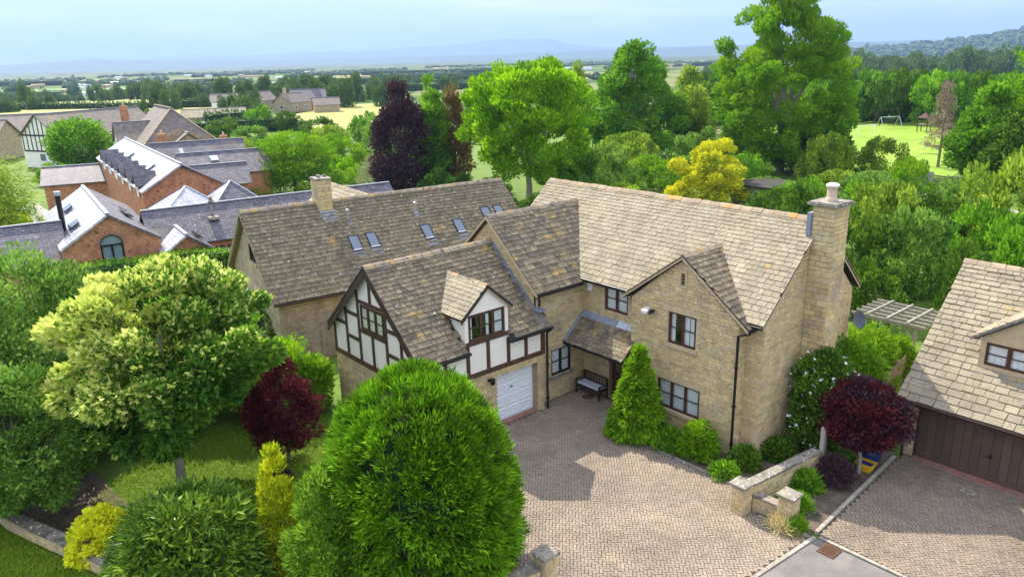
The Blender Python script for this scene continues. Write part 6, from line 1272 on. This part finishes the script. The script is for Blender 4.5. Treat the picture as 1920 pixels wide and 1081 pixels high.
# --- shrub masses: a few leaf meshes shared by individually placed shrubs
VM = {}
def shared(lm, v, n=5200, shape='dome', leaf=(.075, .05)):
    k = (lm, v, shape)
    if k not in VM:
        V, tn = foliage(900+v*17+len(VM), n, .86, .93, shape, leaf=leaf, lump=.36, nc=46, clump=.22, flo=.5); VM[k] = leaf_mesh('shrub_leaves', V, tn, LM[lm])
    return VM[k]
def shrub(lab, x, y, h, r, lm, v=0, name='garden_shrub', cat='shrub', group=None, shape='dome', z=0, n=5200, leaf=(.075, .05)):
    o = bpy.data.objects.new(name, shared(lm, v, n, shape, leaf)); COL.objects.link(o); o.location = (x, y, z); o.scale = (r, r*rnd.uniform(.85, 1.1), h); o.rotation_euler = (0, 0, rnd.uniform(0, 6.28)); tag(o, lab, cat, group); return o
SH = [(57.2,57.1,3.9,3.4,'mid','grey green shrub behind the left end of the main ridge'), (58.5,53.3,5.0,3.8,'dark','dark green shrub below the tall grey trunked tree'), (64.3,51.6,3.6,3.8,'bright','bright green palm like shrub left of the yellow tree'),
 (74.4,64.2,4.6,4.0,'mid','mid green shrub at the foot of the tall grey trunked tree'), (75.5,55.9,4.6,3.8,'dark','dark green shrub behind the yellow tree on its left'), (65.4,39.0,2.5,2.3,'mid','small green shrub touching the right of the yellow tree'),
 (63.0,34.0,3.4,2.8,'mid','green shrub in front of the dark flat roofed shed'), (80.3,41.2,5.4,3.0,'bright','light green shrub between the giant poplar and the chimney'), (82.0,38.0,1.8,2.0,'dark','dark green shrub at the near edge of the playing field'),
 (68.0,30.4,3.4,3.4,'mid','leafy green shrub behind the chimney pot'), (73.9,29.6,4.2,2.8,'bright','yellowish green shrub in front of the lane'), (55.4,23.7,4.8,3.1,'mid','large leaved green shrub right of the chimney'), (46.0,21.2,4.4,2.6,'dark','dark green shrub right behind the end gable'),
 (47.4,18.4,4.8,3.1,'mid','green shrub behind the pergola'), (40.7,17.4,3.0,2.0,'dark','dark shrub left behind the pergola'), (57.9,21.1,3.6,2.6,'dark','dark shrub mass in the middle of the right hand garden'), (52.8,16.3,4.6,3.0,'mid','green shrub above the ridge end of the garage house'),
 (59.9,16.8,7.0,3.8,'bright','tall light green shrub at the right edge above the garage house'), (44.5,14.0,3.8,2.0,'dark','dark shrub touching the verge of the garage house roof'), (73.8,51.6,3.0,3.4,'dark','low dark shrub directly behind the yellow tree'), (74.5,47.9,3.4,3.2,'mid','mid green shrub behind the yellow tree on its right'),
 (52.1,131.1,3.8,4.4,'mid','green bush in the gardens left of the meadow'), (46.9,110.1,3.6,3.0,'bright','light green bush above the cedar on the left'), (67.8,136.1,3.6,5.6,'dark','dark green bush above the cedar near the meadow edge'), (49.6,94.0,4.6,3.4,'bright','yellow green bush right behind the cedar'),
 (58.5,100.6,5.1,3.6,'mid','green bush left of the purple beech top'), (69.0,166.4,5.2,3.8,'mid','rounded bush left end of the yellow meadow'), (47.6,124.7,2.8,3.0,'bright','small bright bush near the furthest slate range'), (73.6,128.1,4.8,3.2,'mid','bush on the near edge of the yellow meadow'), (72.8,160.9,3.6,4.2,'dark','dark bush below the farmhouses'),
 (43.8,83.4,3.2,2.4,'lime','lime tinted bush between cedar and silver shrub'), (60.8,97.6,3.8,3.0,'dark','dark bush behind the purple beech'), (46.6,65.7,2.9,3.0,'dark','dark bush behind the long house ridge'), (51.5,63.6,1.8,2.2,'mid','low bush behind the right end of the long house'), (62.2,65.2,3.2,3.0,'dark','dark bush behind the lime tree trunk'),
 (52.0,28.0,4.2,3.2,'dark','dark shrub close behind the chimney stack'), (60.5,27.0,4.0,3.2,'mid','green shrub behind the chimney stack to its right'), (67.0,22.5,4.0,3.4,'dark','dark bush below the lane bend'), (50.0,12.5,5.0,3.2,'mid','green bush at the right edge behind the garage ridge'), (70.0,16.0,6.2,4.2,'mid','broad green bush at the far right beyond the garage house'),
 (84.0,20.0,6.0,4.6,'dark','dark bush at the right edge below the tall trees'), (40.0,12.0,3.0,2.0,'mid','green bush beside the back of the garage house'), (57.0,33.0,3.2,3.2,'dark','dark shrub behind the right half of the main ridge'), (70.5,35.0,3.0,3.0,'mid','green shrub behind the dark flat roofed shed'), (90.5,58.0,4.4,3.6,'dark','dark shrub at the foot of the giant poplar on its left'), (97.0,62.0,4.8,4.0,'mid','green shrub far left of the giant poplar'), (84.5,58.5,4.4,4.2,'dark','dark green shrub between the two tallest trees'), (92.5,40.5,4.0,3.4,'mid','green shrub at the right foot of the giant poplar'), (61.0,60.5,4.2,3.6,'mid','green shrub right of the lime tree trunk'), (67.5,60.0,4.6,4.0,'bright','light shrub between the lime tree and the tall grey trunked tree'),
 (57.5,86.5,4.0,3.0,'mid','green bush to the right of the purple beech foot'), (41.5,97.0,3.4,3.0,'bright','yellow flowering bush above the slate range end'), (37.0,103.0,3.0,3.0,'mid','green bush beside the hipped stone house'), (60.0,118.0,4.0,4.0,'bright','light green bush at the near meadow corner'), (53.0,145.0,4.2,5.0,'dark','dark bush beside the parked cars'), (8.5,77.0,2.4,2.0,'yellow','small yellow bush in the barn courtyard'), (8.2,70.5,3.0,1.7,'bright','green bush against the left wall of the long brick house'), (9.6,80.0,3.2,1.8,'mid','second green bush in the barn courtyard'), (18.5,112.0,2.6,2.4,'bright','yellowish bush beneath the round dark green tree'),
 (35.5,37.0,2.0,2.0,'dark','low dark shrub behind the main house ridge'), (38.0,26.0,3.5,2.5,'mid','shrub in the back garden of the main house'), (43.0,31.0,3.8,3.0,'dark','dark shrub across the back garden'), (45.0,50.0,2.4,3.2,'dark','dark low shrub left of the main ridge end'), (49.0,44.0,3.4,3.6,'mid','green shrub behind the middle of the main ridge')]
alt = {'mid': ['mid', 'hazel', 'mid', 'olive'], 'dark': ['dark', 'hazel', 'dark'], 'bright': ['bright', 'olive']}
for i, (x, y, h, r, lm, lb) in enumerate(SH): q = alt.get(lm, [lm]); shrub(lb, x, y, h*1.08, r, q[i % len(q)], i % 2)
# hedges
def hedge(lab, p, q, h, w, lm='dark', leaf=.12, dens=60, group=None, name='hedge'):
    t = T(name, lab, 'hedge', (*p, 0), 0, group); p = np.array((*p, 0.)); q = np.array((*q, 0.)); d = q-p; Ln = np.linalg.norm(d); d /= Ln; s = np.array((-d[1], d[0], 0)); rg = np.random.default_rng(int(Ln*100)+int(h*10))
    A_ = Ln*(2*h+w); n = int(min(A_*dens, 22000)); u = rg.random(n)*Ln; v = rg.random(n)*(2*h+w); side = np.where(v < h, -1, np.where(v < h+w, 0, 1))
    z = np.where(v < h, v, np.where(v < h+w, h, 2*h+w-v)); o_ = np.where(side == 0, (v-h)-w/2, side*w/2)
    wob = .06*h*np.sin(u*1.3/h)+.04*h*np.sin(u*3.1/h+1); nrm = side[:, None]*s+(side == 0)[:, None]*Z1; P = d*u[:, None]+s*(o_*(1+.1*np.sin(u/h)))[:, None]+Z1*(z*(1+wob/h))[:, None]+nrm*rg.uniform(-.25, .1, n)[:, None]*leaf*2
    ax = nrm*.8+rg.normal(size=(n, 3))*.6; ax /= np.linalg.norm(ax, axis=1, keepdims=True); sd = np.cross(ax, rg.normal(size=(n, 3))); sd /= np.linalg.norm(sd, axis=1, keepdims=True)
    V = np.stack([P, P+ax*leaf*.45+sd*leaf*.3, P+ax*leaf, P+ax*leaf*.45-sd*leaf*.3], 1).reshape(-1, 3); o = bpy.data.objects.new('foliage', leaf_mesh('hedge_leaves', V, rg.random(n), LM[lm])); COL.objects.link(o); o.parent = t.o
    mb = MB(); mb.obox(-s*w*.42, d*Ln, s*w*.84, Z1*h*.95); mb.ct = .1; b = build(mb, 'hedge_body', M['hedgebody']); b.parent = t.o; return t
pL = rotz(np.array((2.5, 50.3, 0)), TH); pR = rotz(np.array((13.2, 49.9, 0)), TH)
hedge('tall clipped dark hedge in front of the arched window barn', pL[:2], pR[:2], 2.9, 1.5, 'mid', .12, 160)
hedge('shaded hedge crossing the garden behind the maple', (1, 33.3), (10, 33.0), 1.9, 1.2, 'dark', .14, 120)
HG = [((40,340),(89,279),2.6), ((89,279),(112,268),2.6), ((98,870),(152,792),4), ((49,450),(77,415),4), ((103,440),(157,437),3), ((195,622),(222,594),4), ((230,484),(270,419),3.5), ((408,710),(471,520),4), ((300,507),(350,444),4), ((342,252),(362,233),4), ((390,208),(521,175),4), ((521,175),(545,125),4), ((64,187),(79,184),3.2), ((37,186),(52,184),2.6), ((157,437),(125,375),3), ((50,170),(76,163),2.6), ((424,726),(599,619),4), ((249,476),(339,375),3.5), ((339,375),(429,474),3.5), ((195,330),(238,300),3), ((140,1345),(92,891),4), ((30,250),(66,228),2), ((599,619),(784,809),4.5), ((702,519),(863,558),4)]
for i, (p, q, h) in enumerate(HG):
    p, q = warp(*p), warp(*q); zz = min(p[2], q[2]); h *= (p[3]+q[3])/2; p, q = p[:2], q[:2]
    hd = hedge('dark field hedge crossing the plain beyond the village', p, q, h, h*1.1, 'far', .9, 1.8, 'field hedges on the plain'); hd.o.location.z = zz
# trees on the plain: three shared meshes, every tree its own object
FT = []
for v in range(4):
    V, tn = foliage(2000+v, 2600, .86, .95, ['round', 'dome', 'round', 'egg'][v], leaf=(.12, .10), lump=.2, nc=40, clump=.34, flo=.5, up=.0, out=.35); FT.append(leaf_mesh('distant_leaves', V, tn, LM['far']))
def ftree(x, y, h, r, v, lab='distant green tree among the hedged fields beyond the village', grp='trees scattered over the plain', fit=False):
    o = bpy.data.objects.new('field_tree', FT[v]); COL.objects.link(o); s = 1.0; z = 0
    if fit: x, y, z, s = warp(x, y)
    else: z = float(terrain(math.hypot(x, y)))
    o.location = (x, y, z-.3); o.scale = (r*s, r*s, h*s); o.rotation_euler = (0, 0, rnd.uniform(0, 6.28)); tag(o, lab, 'tree', grp)
def wp(px, d):
    """ground point at heading given by a picture column and distance d"""
    a = math.atan((px-960)/(F_PX*math.cos(PITCH)+.0)); ang = YAW-a; return d*math.cos(ang), d*math.sin(ang)
rt = random.Random(11)
for (px, d, h, w) in [(125,345,9.5,6),(137,330,6,4),(211,400,9.5,5),(30,330,4.5,6),(70,320,6,7),(95,318,4.5,4),(165,330,5,3.5),(245,390,7,6),(262,385,6,5),(285,390,6,4),(60,480,6,12),(110,470,7,9),(352,300,9,6.5),(372,285,8,6),(338,380,8,5),(412,330,6.5,5),(468,330,9.5,6.5),(430,290,5,4),(505,330,8,7),(395,330,7,5.5),(560,290,7,6),(627,262,9.5,6),(675,262,9,7),(655,275,8,5),(700,300,9,6),(590,300,8,7),(645,330,9,7),(540,350,9,7),(612,350,8,8),(730,310,8,6),(740,260,7,5), (72,170,4.4,3.2),(180,185,3.5,2.4),(230,215,4,5),(5,165,4,3),(475,240,6,5),(520,236,6.5,4),(498,215,6,6),(325,250,5,3)]:
    x, y = wp(px, d); ftree(x, y, h, w*.5+.5, rt.randrange(4), fit=True)
for i in range(62):   # belt of trees left of centre
    px = rt.uniform(290, 860); d = rt.uniform(380, 900); x, y = wp(px, d); h = rt.uniform(7, 11); ftree(x, y, h, h*.6, rt.randrange(4))
for i in range(34):
    px = rt.uniform(-60, 300); d = rt.uniform(700, 1500); x, y = wp(px, d); h = rt.uniform(7, 12); ftree(x, y, h, h*.6, rt.randrange(4))
for i in range(46):
    px = rt.uniform(850, 1420); d = rt.uniform(500, 1500); x, y = wp(px, d); h = rt.uniform(8, 13); ftree(x, y, h, h*.55, rt.randrange(4))
# row of trees behind the playing field
for i in range(30):
    px = 1285+i*19+rt.uniform(-8, 8); d = 172+rt.uniform(-8, 14); x, y = wp(px, d); h = rt.uniform(8.0, 10.8)
    shrub('bushy green tree in the row closing the back of the playing field', x, y, h, h*.5, ['mid', 'dark', 'dark', 'mid'][i % 4], i % 3, 'boundary_tree', 'tree', 'trees closing the back of the playing field', shape='round')
# far woods: low lumpy crowns joined, nobody could count them
def wood(name, pts, hmin, hmax, seed, m_='far', z=0, flatz=None):
    rg = np.random.default_rng(seed); base = np.array([(math.cos(a)*math.cos(b), math.sin(a)*math.cos(b), math.sin(b)) for b in (-.15, .5, 1.0) for a in np.arange(8)*math.pi/4+b] + [(0, 0, .97)]); Fq = []
    for r in range(2):
        for k in range(8): Fq += [(r*8+k, r*8+(k+1) % 8, r*8+8+(k+1) % 8), (r*8+k, r*8+8+(k+1) % 8, r*8+8+k)]
    Fq += [(16+k, 16+(k+1) % 8, 24) for k in range(8)]; Fq = np.array(Fq); n = len(pts); h = rg.uniform(hmin, hmax, n); wf = np.maximum(1, np.linalg.norm(np.array(pts)[:, :2], axis=1)/2600)
    j = 1+rg.normal(size=(n, 25, 1))*.11; V = base[None]*j*np.stack([h*.85*wf, h*.85*wf, h], 1)[:, None, :]+np.array(pts)[:, None, :]
    me = np_mesh(name, V.reshape(-1, 3), (Fq[None]+25*np.arange(n)[:, None, None]).ravel(), np.full(n*len(Fq), 3), np.repeat(rg.random(n), len(Fq)), None, [m_]); o = bpy.data.objects.new(name, me); COL.objects.link(o); o['kind'] = 'stuff'; return o
M['wood'] = mat('far woodland', [(.035,.07,.022), (.05,.10,.028), (.07,.12,.03)], nscale=.25, namt=.45, bump=1, bscale=.5, bdist=1.5)
pts = []
for i in range(12000):
    px = rt.uniform(-250, 2150); d = 1500*math.exp(rt.random()**.8*1.9); c = math.sin(px*.011+math.log(d)*7)+math.sin(px*.023-math.log(d)*11)
    if c < (.5 if d < 2600 else .1): continue
    x, y = wp(px, d); pts.append((x, y, -34.5))
wood('woodland', pts, 8, 14, 1, M['wood'])
for i in range(70):
    px = 1540+i*8+rt.uniform(-8, 8); x, y = wp(px, rt.uniform(560, 760)); h = rt.uniform(13, 20); ftree(x, y, h, h*.55, rt.randrange(4), 'dark tree in the belt beyond the tan field on the right', 'trees of the belt beyond the tan field')
# hills
def hill(name, prof_pts, d0, depth, m_, zs=1.0):
    mb = MB(); cols = []; K = 140
    pxs = [p[0] for p in prof_pts]; hs = [p[1] for p in prof_pts]; V = []
    for i in range(K+1):
        px = pxs[0]+(pxs[-1]-pxs[0])*i/K; h = np.interp(px, pxs, hs)*zs*(1+.02*math.sin(i*1.7)+.015*math.sin(i*3.1))
        for k, (dd, f) in enumerate(((0, 0), (.25, .45), (.5, .85), (.62, 1.0), (.8, .7), (1.0, 0))):
            x, y = wp(px, d0+depth*dd); V.append((x, y, (h+34)*f-35))
    mb.add(V, [(i*6+k, (i+1)*6+k, (i+1)*6+k+1, i*6+k+1) for i in range(K) for k in range(5)], .3); return build(mb, name, m_, None, None, kind='structure', smooth=True)
M['hill'] = mat('far hill', [(.08,.12,.05)], nscale=.003, namt=.4); M['hill2'] = mat('wooded hill', [(.06,.10,.035)], nscale=.01, namt=.4)
hill('hills', [(-300, 20), (60, 30), (180, 75), (250, 105), (330, 80), (345, 120), (390, 150), (430, 165), (520, 135), (600, 170), (700, 165), (800, 205), (850, 215), (900, 240), (955, 300), (985, 270), (1030, 295), (1060, 210), (1120, 130), (1300, 110), (1500, 100), (2100, 90)], 10500, 3000, M['hill'])
hill('hills', [(-300, 35), (100, 45), (250, 75), (330, 60), (500, 45), (900, 38), (1100, 50), (1300, 62), (1400, 60), (2100, 60)], 5200, 1500, M['hill2'])
hr = [(1380, 0), (1600, 10), (1700, 24), (1800, 44), (1900, 70), (2000, 95), (2150, 110)]
hill('hills', hr, 2000, 1600, M['hill2'])
pts = []
for i in range(1500):
    px = rt.uniform(1480, 2120); f = rt.random(); h = np.interp(px, [p[0] for p in hr], [p[1] for p in hr]); dd = f*.62; hh = h*np.interp(dd, [0, .25, .5, .62], [0, .45, .85, 1]); x, y = wp(px, 2000+1600*dd); pts.append((x, y, hh-36+34*np.interp(dd, [0, .25, .5, .62], [0, .45, .85, 1])))
wood('woodland', pts, 12, 20, 5, M['wood'])
# town and far sheds
k = 0
for i in range(70):
    px = rt.uniform(-40, 1180) if i < 58 else rt.uniform(1200, 1900); d = rt.uniform(1400, 4200); x, y = wp(px, d); w = rt.uniform(14, 50) if i % 3 else rt.uniform(60, 150); 
    shed('pale shed roof glinting in the hazy distant town', x, y, w, rt.uniform(10, 24), rt.uniform(5, 8), YAW-math.pi/2+rt.uniform(-.5, .5), ['white', 'ashlar', 'white', 'ashlar'][i % 4])
for o in bpy.data.objects:
    if o.name.startswith('warehouse') and 'glinting' in str(o.get('label')): o['group'] = 'far sheds and warehouses of the town'
# grass on the lawns, weeds along kerbs
def grass(name, P, n, hgt, lm='grass', keep=None, wid=.012, z=-.05, seed=1):
    rg = np.random.default_rng(seed); x0, x1 = min(p[0] for p in P), max(p[0] for p in P); y0, y1 = min(p[1] for p in P), max(p[1] for p in P); Q = []
    while len(Q) < n:
        x, y = rg.uniform(x0, x1), rg.uniform(y0, y1)
        if inpoly(x, y, P): Q.append((x, y, z))
    Q = np.array(Q); d = rg.normal(size=(n, 3))*.4+np.array([0, 0, 1]); d /= np.linalg.norm(d, axis=1, keepdims=True); s = np.cross(d, rg.normal(size=(n, 3))); s /= np.linalg.norm(s, axis=1, keepdims=True); h = hgt*rg.uniform(.5, 1.4, n)[:, None]
    V = np.stack([Q-s*wid, Q+s*wid, Q+d*h+s*wid*.2, Q+d*h-s*wid*.2], 1).reshape(-1, 3); o = bpy.data.objects.new(name, leaf_mesh(name, V, rg.random(n)*.75, LM[lm])); COL.objects.link(o); o['kind'] = 'stuff'; return o
grass('grass', [(4.5, 22), (8, 19.5), (11.5, 21), (13.3, 24), (12.5, 28), (7, 30), (3.6, 27)], 60000, .07)
grass('grass', [(-3, 31), (.7, 30), (1.2, 27), (2.1, 24.2), (3.1, 21.4), (4.6, 18.7), (3.0, 17.5), (0, 20), (-3, 25)], 50000, .10, seed=2)

# ================================================================ air
mb = MB(); mb.box((-15500, -15500, -3), (15500, 15500, 420)); hz = build(mb, 'haze', [bpy.data.materials.new('haze')], None, None, kind='stuff')
hm = hz.data.materials[0]; hm.use_nodes = True; t = hm.node_tree; t.nodes.clear(); o = N(t, 'ShaderNodeOutputMaterial'); v = N(t, 'ShaderNodeVolumePrincipled')
v.inputs['Color'].default_value = (.35, .52, .94, 1); v.inputs['Density'].default_value = 1.3e-4; v.inputs['Anisotropy'].default_value = .2
t.links.new(v.outputs[0], o.inputs['Volume'])
